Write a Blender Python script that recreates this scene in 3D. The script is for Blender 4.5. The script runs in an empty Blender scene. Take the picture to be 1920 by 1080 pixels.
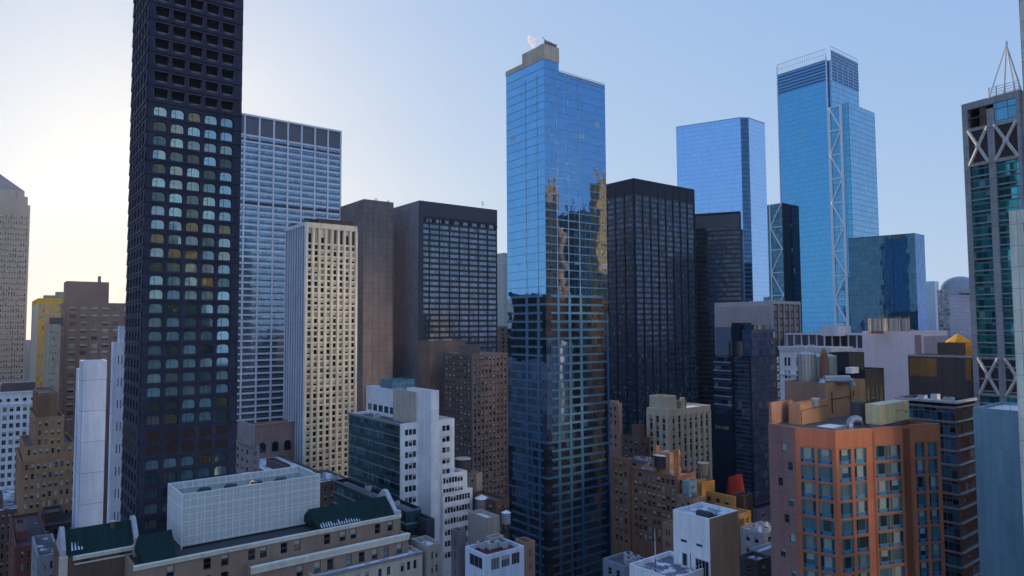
import bpy, math, random
from mathutils import Vector, Matrix, Euler
random.seed(7)
R_ = math.radians
SC = bpy.context.scene
COL = SC.collection
# ---------------- camera ----------------
CAMH = 130.0
FPX = 1280.0
cam_d = bpy.data.cameras.new("camera"); cam = bpy.data.objects.new("camera", cam_d); COL.objects.link(cam)
cam_d.sensor_width = 36; cam_d.lens = 36*FPX/1920; cam_d.clip_end = 12000; cam_d.clip_start = 1
CM = Matrix.Translation((0,0,CAMH)) @ Euler((R_(90+3.22),0,0)).to_matrix().to_4x4() @ Matrix.Rotation(R_(-0.35),4,'Z')
cam.matrix_world = CM
SC.camera = cam
# ---------------- sky, sun, exposure ----------------
SUN_AZ, SUN_EL = -27.5, 14.0          # degrees right of the view axis (+Y), above horizon
SKY_STR, SUN_STR = 0.15, 5.0
SKY_POW, SKY_MUL = (.36,.26,.045), (2.03,2.76,5.1)
W = bpy.data.worlds.new("World"); SC.world = W; W.use_nodes = True
nt = W.node_tree; nt.nodes.clear()
sky = nt.nodes.new('ShaderNodeTexSky'); sky.sky_type = 'NISHITA'; sky.sun_disc = False
sky.sun_elevation = R_(SUN_EL); sky.sun_rotation = R_(SUN_AZ)
sky.altitude = 50; sky.air_density = 1.0; sky.dust_density = 0.6; sky.ozone_density = 2.2
bg = nt.nodes.new('ShaderNodeBackground'); bg.inputs['Strength'].default_value = SKY_STR
wo = nt.nodes.new('ShaderNodeOutputWorld')
sep = nt.nodes.new('ShaderNodeSeparateColor'); cmb = nt.nodes.new('ShaderNodeCombineColor'); nt.links.new(sky.outputs[0], sep.inputs[0])
for _k in range(3):      # winter air: a flatter, paler sky than the clear-air model
    _p = nt.nodes.new('ShaderNodeMath'); _p.operation='POWER'; nt.links.new(sep.outputs[_k], _p.inputs[0]); _p.inputs[1].default_value = SKY_POW[_k]
    _m = nt.nodes.new('ShaderNodeMath'); _m.operation='MULTIPLY'; nt.links.new(_p.outputs[0], _m.inputs[0]); _m.inputs[1].default_value = SKY_MUL[_k]
    nt.links.new(_m.outputs[0], cmb.inputs[_k])
nt.links.new(cmb.outputs[0], bg.inputs[0]); nt.links.new(bg.outputs[0], wo.inputs[0])
sl = bpy.data.lights.new("sun", 'SUN'); sl.energy = SUN_STR; sl.angle = R_(0.5); sl.color = (1.0,0.80,0.58)
so = bpy.data.objects.new("sun", sl); COL.objects.link(so)
sd = Vector((math.sin(R_(SUN_AZ))*math.cos(R_(SUN_EL)), math.cos(R_(SUN_AZ))*math.cos(R_(SUN_EL)), math.sin(R_(SUN_EL))))
so.rotation_euler = sd.to_track_quat('Z','Y').to_euler(); so.location = (0,0,400)
SC.view_settings.view_transform = 'Standard'; SC.view_settings.look = 'None'
SC.view_settings.exposure = 0.0; SC.view_settings.gamma = 1.0
SC.cycles.max_bounces = 6; SC.cycles.glossy_bounces = 4; SC.cycles.diffuse_bounces = 4; SC.cycles.volume_bounces = 2
SC.cycles.caustics_reflective = True; SC.cycles.caustics_refractive = False
SC.cycles.sample_clamp_indirect = 40; SC.cycles.blur_glossy = 0.0

HAZE=0.00002
# ---------------- geometry helpers ----------------
RC = CM.to_3x3(); C0 = Vector((0,0,CAMH)); RI = RC.inverted()
def ray(px,py): return RC @ Vector(((px-960)/FPX, -(py-540)/FPX, -1))
def P(px,py,d):
    r = ray(px,py); return C0 + r*(d/r.y)
def PZ(px,py,z):
    r = ray(px,py); return C0 + r*((z-CAMH)/r.z)
def proj(v):
    c = RI @ (Vector(v)-C0)
    if c.z > -0.1: return (-9999,-9999)
    return (960+FPX*c.x/-c.z, 540-FPX*c.y/-c.z)
def along(p,u,px):                      # distance from p along u until the picture column px is reached
    lo,hi = 0.0,0.0
    n = RC @ Vector((1,0,(px-960)/FPX))  # plane of the column through the camera
    den = n.dot(u)
    return (n.dot(C0-Vector(p)))/den
GA = 52.0
def dirs(rot=0):
    a = R_(GA+rot); return Vector((math.sin(a),math.cos(a),0)), Vector((-math.cos(a),math.sin(a),0))
DR, DL = dirs()
def XY(v): return Vector((v[0],v[1],0))

class MB:
    def __init__(s): s.v=[]; s.f=[]; s.uv=[]; s.m=[]
    def poly(s, pts, m=0, uv=None):
        i=len(s.v); s.v += [tuple(p) for p in pts]; s.f.append(tuple(range(i,i+len(pts)))); s.m.append(m)
        if uv is None:
            p0=Vector(pts[0]); e=Vector(pts[1])-p0; e.z=0
            if e.length<1e-6:
                e=Vector(pts[2])-p0; e.z=0
            if e.length<1e-6: e=Vector((1,0,0))
            e.normalize(); nz = (Vector(pts[1])-p0).cross(Vector(pts[2])-p0)
            if abs(nz.z) > 0.9*nz.length: uv=[(p[0],p[1]) for p in pts]
            else: uv=[(Vector(p).dot(e), p[2]) for p in pts]
        s.uv += uv
    def box(s, fr, a0,a1,b0,b1,z0,z1, m=0, mt=None):
        c=[fr(a,b,z) for z in (z0,z1) for (a,b) in ((a0,b0),(a1,b0),(a1,b1),(a0,b1))]
        if mt is None: mt=m
        au=[(a0,z0),(a1,z0),(a1,z1),(a0,z1)]; bu=[(b0,z0),(b1,z0),(b1,z1),(b0,z1)]; tu=[(a0,b0),(a1,b0),(a1,b1),(a0,b1)]
        s.poly([c[0],c[1],c[5],c[4]],m,au); s.poly([c[3],c[2],c[6],c[7]],m,au)
        s.poly([c[0],c[3],c[7],c[4]],m,bu); s.poly([c[1],c[2],c[6],c[5]],m,bu)
        s.poly([c[4],c[5],c[6],c[7]],mt,tu); s.poly([c[0],c[1],c[2],c[3]],m,tu)
    def bar(s, p, q, r, m=0, n=6, r2=None):
        p=Vector(p); q=Vector(q); r2 = r if r2 is None else r2
        d=(q-p).normalized(); x=d.orthogonal().normalized(); y=d.cross(x)
        A=[p+(x*math.cos(t)+y*math.sin(t))*r for t in [2*math.pi*k/n for k in range(n)]]
        B=[q+(x*math.cos(t)+y*math.sin(t))*r2 for t in [2*math.pi*k/n for k in range(n)]]
        L=(q-p).length
        for k in range(n):
            k2=(k+1)%n; s.poly([A[k],A[k2],B[k2],B[k]],m,[(k*r,0),(k*r+r,0),(k*r+r,L),(k*r,L)])
        s.poly(A[::-1],m); s.poly(B,m)
    def cyl(s, c, r, z0, z1, m=0, n=20, r2=None):
        s.bar((c[0],c[1],z0),(c[0],c[1],z1),r,m,n,r2)
    def build(s, name, mats, parent=None, at=None):
        me=bpy.data.meshes.new(name); at=Vector(at) if at is not None else (Vector(parent.location) if parent is not None else Vector((0,0,0)))
        me.from_pydata([(x-at.x,y-at.y,z-at.z) for x,y,z in s.v],[],s.f)
        ul=me.uv_layers.new(name="UVMap")
        flat=[c for uv in s.uv for c in uv]; ul.data.foreach_set('uv',flat)
        if not isinstance(mats,(list,tuple)): mats=[mats]
        for m in mats: me.materials.append(m)
        me.polygons.foreach_set('material_index', s.m)
        me.update()
        o=bpy.data.objects.new(name,me); COL.objects.link(o)
        if parent is not None: o.parent=parent
        else: o.location=at
        return o
def FR(o,u,n):
    o=XY(o); u=Vector(u); n=Vector(n)
    return lambda a,b,z: (o.x+u.x*a+n.x*b, o.y+u.y*a+n.y*b, z)
def tag(o,label=None,cat=None,group=None,kind=None):
    if label: o['label']=label
    if cat: o['category']=cat
    if group: o['group']=group
    if kind: o['kind']=kind
    return o
def empty(name,loc,label,cat,group=None):
    o=bpy.data.objects.new(name,None); o.empty_display_size=1; COL.objects.link(o); o.location=Vector(loc)
    return tag(o,label,cat,group)

# ---------------- materials ----------------
def newmat(name):
    m=bpy.data.materials.new(name); m.use_nodes=True; n=m.node_tree; n.nodes.clear()
    out=n.nodes.new('ShaderNodeOutputMaterial'); b=n.nodes.new('ShaderNodeBsdfPrincipled'); n.links.new(b.outputs[0],out.inputs[0])
    return m,n,b
class NB:
    def __init__(s,n): s.n=n
    def N(s,t,**k):
        x=s.n.nodes.new(t)
        for a,v in k.items(): setattr(x,a,v)
        return x
    def L(s,a,b): s.n.links.new(a,b)
    def put(s,sock,v):
        if isinstance(v,(int,float)): sock.default_value=v
        elif isinstance(v,(tuple,list)): sock.default_value=v
        else: s.L(v,sock)
    def math(s,op,a,b=0.0,c=None):
        x=s.N('ShaderNodeMath',operation=op); s.put(x.inputs[0],a); s.put(x.inputs[1],b)
        if c is not None: s.put(x.inputs[2],c)
        return x.outputs[0]
    def mix(s,f,a,b,mode='MIX'):
        x=s.N('ShaderNodeMix',data_type='RGBA',blend_type=mode); s.put(x.inputs[0],f)
        s.put(x.inputs[6],a if not isinstance(a,tuple) else (*a[:3],1)); s.put(x.inputs[7],b if not isinstance(b,tuple) else (*b[:3],1)); return x.outputs[2]
    def noise(s,vec,scale,det=3,rough=.55):
        x=s.N('ShaderNodeTexNoise'); s.L(vec,x.inputs['Vector']); x.inputs['Scale'].default_value=scale; x.inputs['Detail'].default_value=det; x.inputs['Roughness'].default_value=rough
        return x.outputs[0]
    def ramp(s,f,stops,const=False):
        x=s.N('ShaderNodeValToRGB'); s.L(f,x.inputs[0]); e=x.color_ramp.elements
        if const: x.color_ramp.interpolation='CONSTANT'
        while len(e)<len(stops): e.new(0.5)
        for k,(p,c) in enumerate(stops): e[k].position=p; e[k].color=(*c,1)
        return x.outputs[0]
MC={}
def wall(col, var=.25, rough=.85, panel=None, pcol=None, metal=0.0, streak=.25):
    key=('w',tuple(col),var,rough,panel,pcol,metal,streak)
    if key in MC: return MC[key]
    m,n,b=newmat("wall"); B=NB(n)
    pos=B.N('ShaderNodeNewGeometry').outputs['Position']
    mp=B.N('ShaderNodeMapping'); B.L(pos,mp.inputs[0]); mp.inputs['Scale'].default_value=(1,1,.06)
    n1=B.noise(pos,.12,4); n2=B.noise(mp.outputs[0],.9,4,.7); n3=B.noise(pos,2.2,3,.7)
    f=B.math('MULTIPLY_ADD',B.math('SUBTRACT',n1,.5),2.8*var,1.0)
    f=B.math('MULTIPLY_ADD',B.math('SUBTRACT',n2,.5),3.2*streak,f)
    f=B.math('MULTIPLY_ADD',B.math('SUBTRACT',n3,.5),.35,f)
    c=(*col,1)
    if panel:
        pw,ph,ms=panel
        uv=B.N('ShaderNodeUVMap').outputs[0]
        sx=B.N('ShaderNodeSeparateXYZ'); B.L(uv,sx.inputs[0])
        u=B.math('DIVIDE',sx.outputs[0],pw); v=B.math('DIVIDE',sx.outputs[1],ph)
        fu=B.math('FRACT',u); fv=B.math('FRACT',v)
        ju=B.math('LESS_THAN',fu,ms/pw); jv=B.math('LESS_THAN',fv,ms/ph); j=B.math('MAXIMUM',ju,jv)
        cb=B.N('ShaderNodeCombineXYZ'); B.L(B.math('FLOOR',u),cb.inputs[0]); B.L(B.math('FLOOR',v),cb.inputs[1])
        wn=B.N('ShaderNodeTexWhiteNoise',noise_dimensions='2D'); B.L(cb.outputs[0],wn.inputs['Vector'])
        f=B.math('MULTIPLY_ADD',B.math('SUBTRACT',wn.outputs[0],.5),.14,f)
        c=B.mix(j,(*col,1),(*(pcol or tuple(x*.55 for x in col)),1))
    vm=B.N('ShaderNodeVectorMath',operation='SCALE'); B.put(vm.inputs[0],c if not isinstance(c,tuple) else c[:3]); B.L(f,vm.inputs['Scale'])
    B.L(vm.outputs[0],b.inputs['Base Color'])
    b.inputs['Roughness'].default_value=rough; b.inputs['Metallic'].default_value=metal; b.inputs['Specular IOR Level'].default_value=.2
    bp=B.N('ShaderNodeBump'); bp.inputs['Strength'].default_value=.35; bp.inputs['Distance'].default_value=.05; B.L(n3,bp.inputs['Height']); B.L(bp.outputs[0],b.inputs['Normal'])
    MC[key]=m; return m
def winglass(stops, metal=.35, rough=.06, key=''):
    """pane whose tint and blind differ from window to window"""
    k=('g',str(stops),metal,rough)
    if k in MC: return MC[k]
    m,n,b=newmat("window_glass"); B=NB(n)
    ge=B.N('ShaderNodeNewGeometry'); oi=B.N('ShaderNodeObjectInfo')
    r=B.math('FRACT',B.math('ADD',B.math('MULTIPLY',oi.outputs['Random'],7.13),ge.outputs['Random Per Island']))
    c=B.ramp(r,stops,True)
    nz=B.noise(ge.outputs['Position'],.8,3)
    c=B.mix(.5,c,B.mix(nz,(.3,.3,.3),(1.0,1.0,1.0)),'MULTIPLY')
    B.L(c,b.inputs['Base Color'])
    b.inputs['Roughness'].default_value=rough; b.inputs['IOR'].default_value=1.7
    r2=B.math('FRACT',B.math('MULTIPLY',r,13.7))
    B.L(B.math('MULTIPLY_ADD',r2,metal,metal*.5),b.inputs['Metallic'])
    wn=B.N('ShaderNodeTexWhiteNoise',noise_dimensions='1D'); B.L(B.math('MULTIPLY',r,97.3),wn.inputs['W'])
    tilt(B,b,wn.outputs['Color'],.03,ge)
    MC[k]=m; return m
def tilt(B,b,colsock,amt,ge,wob=.0,wscale=.3):
    v=B.N('ShaderNodeVectorMath',operation='SUBTRACT'); B.L(colsock,v.inputs[0]); v.inputs[1].default_value=(.5,.5,.5)
    s=B.N('ShaderNodeVectorMath',operation='SCALE'); B.L(v.outputs[0],s.inputs[0]); s.inputs['Scale'].default_value=amt
    a=B.N('ShaderNodeVectorMath',operation='ADD'); B.L(ge.outputs['Normal'],a.inputs[0]); B.L(s.outputs[0],a.inputs[1])
    last=a.outputs[0]
    if wob:
        nt_=B.N('ShaderNodeTexNoise'); B.L(ge.outputs['Position'],nt_.inputs['Vector']); nt_.inputs['Scale'].default_value=wscale; nt_.inputs['Detail'].default_value=2
        v2=B.N('ShaderNodeVectorMath',operation='SUBTRACT'); B.L(nt_.outputs['Color'],v2.inputs[0]); v2.inputs[1].default_value=(.5,.5,.5)
        s2=B.N('ShaderNodeVectorMath',operation='SCALE'); B.L(v2.outputs[0],s2.inputs[0]); s2.inputs['Scale'].default_value=wob
        a2=B.N('ShaderNodeVectorMath',operation='ADD'); B.L(last,a2.inputs[0]); B.L(s2.outputs[0],a2.inputs[1]); last=a2.outputs[0]
    nn=B.N('ShaderNodeVectorMath',operation='NORMALIZE'); B.L(last,nn.inputs[0]); B.L(nn.outputs[0],b.inputs['Normal'])
def curtain(col, pw=1.5, ph=3.6, metal=.8, rough=.04, span=0.0, scol=(.1,.1,.1), line=.06, lcol=(.1,.12,.15), jit=.25, tl=.02, wob=.02, wscale=.25, blind=0.0, bcol=(.4,.45,.5), srough=.4):
    """glass curtain wall: panes pw x ph metres, each slightly tilted, tinted and some with blinds behind"""
    key=('c',col,pw,ph,metal,rough,span,scol,line,lcol,jit,tl,wob,wscale,blind,bcol)
    if key in MC: return MC[key]
    m,n,b=newmat("curtain_glass"); B=NB(n)
    uv=B.N('ShaderNodeUVMap').outputs[0]; sx=B.N('ShaderNodeSeparateXYZ'); B.L(uv,sx.inputs[0]); ge=B.N('ShaderNodeNewGeometry')
    u=B.math('DIVIDE',sx.outputs[0],pw); v=B.math('DIVIDE',sx.outputs[1],ph); fu=B.math('FRACT',u); fv=B.math('FRACT',v)
    cb=B.N('ShaderNodeCombineXYZ'); B.L(B.math('FLOOR',u),cb.inputs[0]); B.L(B.math('FLOOR',v),cb.inputs[1])
    wn=B.N('ShaderNodeTexWhiteNoise',noise_dimensions='2D'); B.L(cb.outputs[0],wn.inputs['Vector'])
    f=B.math('MULTIPLY_ADD',B.math('SUBTRACT',wn.outputs[0],.5),2*jit,1.0)
    vm=B.N('ShaderNodeVectorMath',operation='SCALE'); vm.inputs[0].default_value=col; B.L(f,vm.inputs['Scale']); c=vm.outputs[0]
    met=metal
    if blind:
        sc=B.N('ShaderNodeSeparateColor'); B.L(wn.outputs['Color'],sc.inputs[0])
        isb=B.math('LESS_THAN',sc.outputs[1],blind); part=B.math('GREATER_THAN',fv,sc.outputs[2]); isb=B.math('MULTIPLY',isb,part)
        c=B.mix(isb,c,bcol); met=B.math('MULTIPLY_ADD',isb,-metal*.6,metal)
    mask=None
    if span: 
        isp=B.math('LESS_THAN',fv,span); c=B.mix(isp,c,scol); met=B.math('MULTIPLY',met,B.math('SUBTRACT',1.0,isp)) 
        B.L(B.math('MULTIPLY_ADD',isp,srough-rough,rough),b.inputs['Roughness'])
    else: b.inputs['Roughness'].default_value=rough
    if line:
        j=B.math('MAXIMUM',B.math('LESS_THAN',fu,line/pw),B.math('LESS_THAN',fv,line*1.4/ph))
        c=B.mix(j,c,lcol); met=B.math('MULTIPLY',met,B.math('SUBTRACT',1.0,j))
    B.L(c,b.inputs['Base Color']); B.put(b.inputs['Metallic'],met)
    tilt(B,b,wn.outputs['Color'],tl,ge,wob,wscale)
    MC[key]=m; return m
def plain(col, rough=.6, metal=0.0, name="paint"):
    key=('p',col,rough,metal)
    if key in MC: return MC[key]
    m,n,b=newmat(name); B=NB(n); pos=B.N('ShaderNodeNewGeometry').outputs['Position']; nz=B.noise(pos,1.2,4,.65)
    vm=B.N('ShaderNodeVectorMath',operation='SCALE'); vm.inputs[0].default_value=col; B.L(B.math('MULTIPLY_ADD',nz,.5,.75),vm.inputs['Scale'])
    B.L(vm.outputs[0],b.inputs['Base Color']); b.inputs['Roughness'].default_value=rough; b.inputs['Metallic'].default_value=metal
    MC[key]=m; return m
def roofmat(col, snow=.0):
    key=('r',col,snow)
    if key in MC: return MC[key]
    m,n,b=newmat("roofing"); B=NB(n); pos=B.N('ShaderNodeNewGeometry').outputs['Position']
    n1=B.noise(pos,.35,5,.65); n2=B.noise(pos,1.7,3,.6)
    c=B.mix(n2,tuple(x*.7 for x in col),tuple(min(1,x*1.3) for x in col))
    if snow:
        s=B.ramp(n1,[(max(0,1-snow-.06),(0,0,0)),(1-snow+.02,(1,1,1))]); c=B.mix(s,c,(.75,.78,.84))
    B.L(c,b.inputs['Base Color']); b.inputs['Roughness'].default_value=.9
    MC[key]=m; return m

STOPS_BLUE=[(0,(.015,.03,.045)),(.3,(.05,.12,.17)),(.5,(.02,.05,.07)),(.66,(.25,.33,.35)),(.8,(.08,.16,.2)),(.92,(.4,.42,.38))]
STOPS_DARK=[(0,(.01,.012,.018)),(.45,(.025,.035,.05)),(.7,(.06,.07,.08)),(.88,(.2,.2,.19)),(.95,(.35,.33,.28))]
STOPS_LIT=[(0,(.02,.02,.03)),(.4,(.05,.05,.06)),(.6,(.16,.13,.1)),(.8,(.4,.36,.28)),(.92,(.6,.52,.38))]
GL_BLUE=lambda: winglass(STOPS_BLUE,.45)
GL_DARK=lambda: winglass(STOPS_DARK,.25)
GL_LIT=lambda: winglass(STOPS_LIT,.3)

# ---------------- windows ----------------
WM={}
def win_geo(mb, w,h, kind, T):
    """one window around (0,0,0) in local x right, y out, z up; T maps local to world; materials 0 frame, 1 glass, 2 blind"""
    fr=lambda a,b_,z: T(a,b_,z)
    t=min(.12,.08*w)
    y0,y1=-.04,.05
    mb.box(fr,-w/2,w/2,y0,y1,-h/2,-h/2+t,0); mb.box(fr,-w/2,w/2,y0,y1,h/2-t,h/2,0)
    mb.box(fr,-w/2,-w/2+t,y0,y1,-h/2+t,h/2-t,0); mb.box(fr,w/2-t,w/2,y0,y1,-h/2+t,h/2-t,0)
    a0,a1,z0,z1=-w/2+t,w/2-t,-h/2+t,h/2-t
    q=lambda A0,A1,Z0,Z1,m: mb.poly([T(A0,0,Z0),T(A1,0,Z0),T(A1,0,Z1),T(A0,0,Z1)],m,[(A0,Z0),(A1,Z0),(A1,Z1),(A0,Z1)])
    if 's' in kind:      # sash: meeting rail
        mb.box(fr,a0,a1,y0,y1-.01,-t/2,t/2,0)
    if 'm' in kind: mb.box(fr,-t/2,t/2,y0,y1-.01,z0,z1,0)
    if 't' in kind:
        for k in (-1,1): mb.box(fr,k*w/6-t/2,k*w/6+t/2,y0,y1-.01,z0,z1,0)
    bl={'0':0,'1':.35,'2':.6,'3':.95}.get(kind[-1],0)
    zb=z1-(z1-z0)*bl
    if bl<.9: q(a0,a1,z0,zb,1)
    if bl>0: q(a0,a1,zb,z1,2)
    if 'c' in kind: mb.box(fr,-w*.25,w*.2,0.02,.28,z0,z0+h*.24,0)
def window_obj(cache_key, geofn, mats, pos, n, parent):
    me=WM.get(cache_key)
    if me is None:
        mb=MB(); geofn(mb, lambda a,b_,z:(a,b_,z)); 
        o=mb.build('window',mats,None,(0,0,0)); me=o.data; WM[cache_key]=me; bpy.data.objects.remove(o)
    o=bpy.data.objects.new('window',me); COL.objects.link(o); o.parent=parent
    o.matrix_local=Matrix.Translation(Vector(pos)-Vector(parent.location)) @ Matrix.Rotation(math.atan2(-n.x,n.y),4,'Z')
    return o
class Bld:
    """a building on a quadrilateral (or any) plan; N near corner, faces R (towards the right) and L"""
    def __init__(s,name,label,cat,pts,H,z0=0.0,group=None,root=None):
        s.pts=[XY(p) for p in pts]; s.H=H; s.z0=z0
        s.root=root or empty(name,(s.pts[0].x,s.pts[0].y,z0),label,cat,group)
        c=Vector((0,0,0))
        for p in s.pts: c+=p
        s.c=c/len(s.pts); s.wins=[]
        ar=sum(a.x*b.y-b.x*a.y for a,b in zip(s.pts,s.pts[1:]+s.pts[:1])); s.ccw=1 if ar>0 else -1
    def edge(s,i):
        a=s.pts[i]; b=s.pts[(i+1)%len(s.pts)]; u=(b-a); w=u.length; u.normalize(); n=Vector((u.y,-u.x,0))*s.ccw
        return a,u,n,w
    def face(s,k):
        """'R': from the near corner to the right; 'L': from the near corner to the left; or an edge index"""
        if k=='R': return s.edge(0)
        if k=='L':
            a,u,n,w=s.edge(len(s.pts)-1); return (s.pts[0],-u,n,w)
        return s.edge(k)
    def inset(s,t):
        out=[]; N=len(s.pts)
        for i in range(N):
            a,u,n,w=s.edge(i-1); _,u2,n2,_=s.edge(i)
            k=(n+n2); k=k/(1+n.dot(n2)) if 1+n.dot(n2)>.05 else n
            out.append(s.pts[i]-k*t)
        return out
    def shell(s,mat,rmat=None,skip=(),name='wall',par=.9,pt=.4,z0=None,z1=None,rname='roof'):
        """outer walls except the edges in skip, parapet and roof"""
        z0=s.z0 if z0 is None else z0; H=s.H if z1 is None else z1
        N=len(s.pts); mb=MB(); sk=[{'R':0,'L':N-1}.get(k,k) for k in skip]
        for i in range(N):
            if i in sk: continue
            a,u,n,w=s.edge(i); fr=FR(a,u,n)
            mb.poly([fr(0,0,z0),fr(w,0,z0),fr(w,0,H),fr(0,0,H)],0,[(0,z0),(w,z0),(w,H),(0,H)])
        ins=s.inset(pt)
        for i in range(N):
            j=(i+1)%N; p,q,a,b=s.pts[i],s.pts[j],ins[i],ins[j]
            mb.poly([(p.x,p.y,H),(q.x,q.y,H),(b.x,b.y,H),(a.x,a.y,H)],0)
            mb.poly([(a.x,a.y,H),(b.x,b.y,H),(b.x,b.y,H-par),(a.x,a.y,H-par)],0)
        mb.build(name,mat,s.root)
        rb=MB(); rb.poly([(p.x,p.y,H-par) for p in ins],0); rb.build(rname,rmat or roofmat((.12,.12,.13),.25),s.root)
    def zof(s,k,y):
        """height at near corner seen at picture row y"""
        p=s.pts[0]; d=p.y
        x=proj((p.x,p.y,s.H))[0]
        return P(x,y,d).z
    def punch(s,k,mat,cols,rows,rev=.35,kinds=('s0','s0','s1','s2','sc0'),gmat=None,fmat=None,bmat=None,zlo=None,zhi=None,name='wall',a0=0,a1=None,maxn=100,off=0.0):
        o,u,n,w=s.face(k); a1=w if a1 is None else a1; zlo=s.z0 if zlo is None else zlo; zhi=s.H if zhi is None else zhi
        fr=FR(o+n*off,u,n); mb=MB()
        cs=sorted(cols); rs=sorted(rows)
        def q(A0,A1,Z0,Z1):
            if A1-A0>1e-4 and Z1-Z0>1e-4: mb.poly([fr(A0,0,Z0),fr(A1,0,Z0),fr(A1,0,Z1),fr(A0,0,Z1)],0,[(A0,Z0),(A1,Z0),(A1,Z1),(A0,Z1)])
        z=zlo
        for (r0,r1) in rs:
            q(a0,a1,z,r0); z=r1
            a=a0
            for (c0,c1) in cs: q(a,c0,r0,r1); a=c1
            q(a,a1,r0,r1)
            for (c0,c1) in cs:
                mb.poly([fr(c0,0,r0),fr(c0,-rev,r0),fr(c0,-rev,r1),fr(c0,0,r1)]); mb.poly([fr(c1,0,r0),fr(c1,-rev,r0),fr(c1,-rev,r1),fr(c1,0,r1)])
                mb.poly([fr(c0,0,r0),fr(c1,0,r0),fr(c1,-rev,r0),fr(c0,-rev,r0)]); mb.poly([fr(c0,0,r1),fr(c1,0,r1),fr(c1,-rev,r1),fr(c0,-rev,r1)])
                s.wins.append((Vector(fr((c0+c1)/2,-rev+.05,(r0+r1)/2)),n,c1-c0,r1-r0,kinds,gmat or GL_DARK(),fmat or plain((.25,.25,.27)),bmat or plain((.5,.48,.42))))
        q(a0,a1,z,zhi)
        mb.build(name,mat,s.root)
    def put_windows(s,maxn=100):
        if not s.wins: return
        def score(t):
            x,y=proj(t[0]); inside=(-10<x<1930 and -10<y<1090)
            dd=(t[0]-C0).length; facing=(C0-t[0]).normalized().dot(t[1])
            return (0 if inside and facing>0 else 1, -round(t[2]*t[3]*max(facing,0.01)/dd**2*1e4,2), -t[0].z)
        ws=sorted(s.wins,key=score); rest=MB(); rm=None
        mats=[]; idx={}
        for i,(p,n,w,h,kinds,g,f,b) in enumerate(ws):
            kd=random.choice(kinds)
            if i<maxn and score(ws[i])[0]==0:
                window_obj((round(w,2),round(h,2),kd,g.name,f.name,b.name),lambda mb,T,w=w,h=h,kd=kd:win_geo(mb,round(w,2),round(h,2),kd,T),[f,g,b],p,n,s.root)
            else:
                key=(f.name,g.name,b.name)
                if key not in idx: idx[key]=len(mats); mats+= [f,g,b]
                base=idx[key]; x=Vector((n.y,-n.x,0)); tmp=MB()
                win_geo(tmp,w,h,kd,lambda a,b_,z,p=p,n=n,x=x:(p.x+x.x*a+n.x*b_,p.y+x.y*a+n.y*b_,p.z+z))
                i0=len(rest.v); rest.v+=tmp.v; rest.f+=[tuple(v+i0 for v in f_) for f_ in tmp.f]; rest.uv+=tmp.uv; rest.m+=[m+base for m in tmp.m]
        if rest.v: tag(rest.build('windows_beyond',mats,s.root),kind='stuff')
        s.wins=[]
    def glass(s,k,mat,z0,z1,name='glass_facade',a0=0,a1=None,off=0.0):
        o,u,n,w=s.face(k); a1=w if a1 is None else a1; fr=FR(o+n*off,u,n); mb=MB()
        mb.poly([fr(a0,0,z0),fr(a1,0,z0),fr(a1,0,z1),fr(a0,0,z1)],0,[(a0,z0),(a1,z0),(a1,z1),(a0,z1)])
        return mb.build(name,mat,s.root)
    def grid(s,k,mb,n_v=0,vw=.3,vd=.3,z0=0,z1=None,pitch=0,hh=.4,hd=.2,m=0,a0=0,a1=None,ends=True,ztop=None,vs=None):
        """vertical piers and horizontal bands standing proud of face k"""
        o,u,n,w=s.face(k); a1=w if a1 is None else a1; z1=s.H if z1 is None else z1; fr=FR(o,u,n)
        if n_v or vs:
            for a in (vs or [a0+vw/2+(a1-a0-vw)*i/n_v for i in range(n_v+1)]): mb.box(fr,a-vw/2,a+vw/2,0.003,vd,z0,z1,m)
        if pitch:
            z=(ztop or z1); 
            while z>z0: mb.box(fr,a0+.01,a1-.01,0.002,hd,z-hh,z,m); z-=pitch
def cols(w,n,frac,m0=1.0,m1=1.0):
    p=(w-m0-m1)/n; g=p*(1-frac)/2
    return [(m0+i*p+g,m0+(i+1)*p-g) for i in range(n)]
def rows(top,bot,p,h):
    out=[]; z=top
    while z-h>bot: out.append((z-h,z)); z-=p
    return out
def quad(d,nx,ny,lx,rx,ly=None,ry=None,rot=0):
    """plan from the near top corner and the columns (or pixels) of the left and right top corners"""
    N=P(nx,ny,d); dr,dl=dirs(rot)
    Rp = N+dr*along(N,dr,rx) if ry is None else PZ(rx,ry,N.z)
    ll=along(N,dl,lx); ll=12 if ll<0 else min(ll,75)
    Lp = N+dl*ll if ly is None else PZ(lx,ly,N.z)
    return [XY(N),XY(Rp),XY(Rp+Lp-N),XY(Lp)],N.z
def mk(name,label,cat,d,nx,ny,lx,rx,ly=None,ry=None,rot=0,z0=0,group=None,root=None,H=None):
    pts,h=quad(d,nx,ny,lx,rx,ly,ry,rot)
    b=Bld(name,label,cat,pts,h if H is None else H,z0,group,root)
    return b
def sub(b,r0,r1,l0,l1,H,z0):
    """a block on the same root in the plan coordinates (metres) of building b"""
    o=b.pts[0]; _,u,_,_=b.face('R'); _,v,_,_=b.face('L')
    pts=[o+u*r0+v*l0,o+u*r1+v*l0,o+u*r1+v*l1,o+u*r0+v*l1]
    return Bld(None,None,None,pts,H,z0,root=b.root)

LOWS=[]
# ================= ground =================
g=MB(); g.poly([(-6000,-3000,0),(6000,-3000,0),(6000,11000,0),(-6000,11000,0)]); tag(g.build('ground',roofmat((.06,.06,.065))),kind='structure')
CRV=roofmat((.13,.13,.14),.35); DRF=roofmat((.06,.06,.07),.12)

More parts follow.
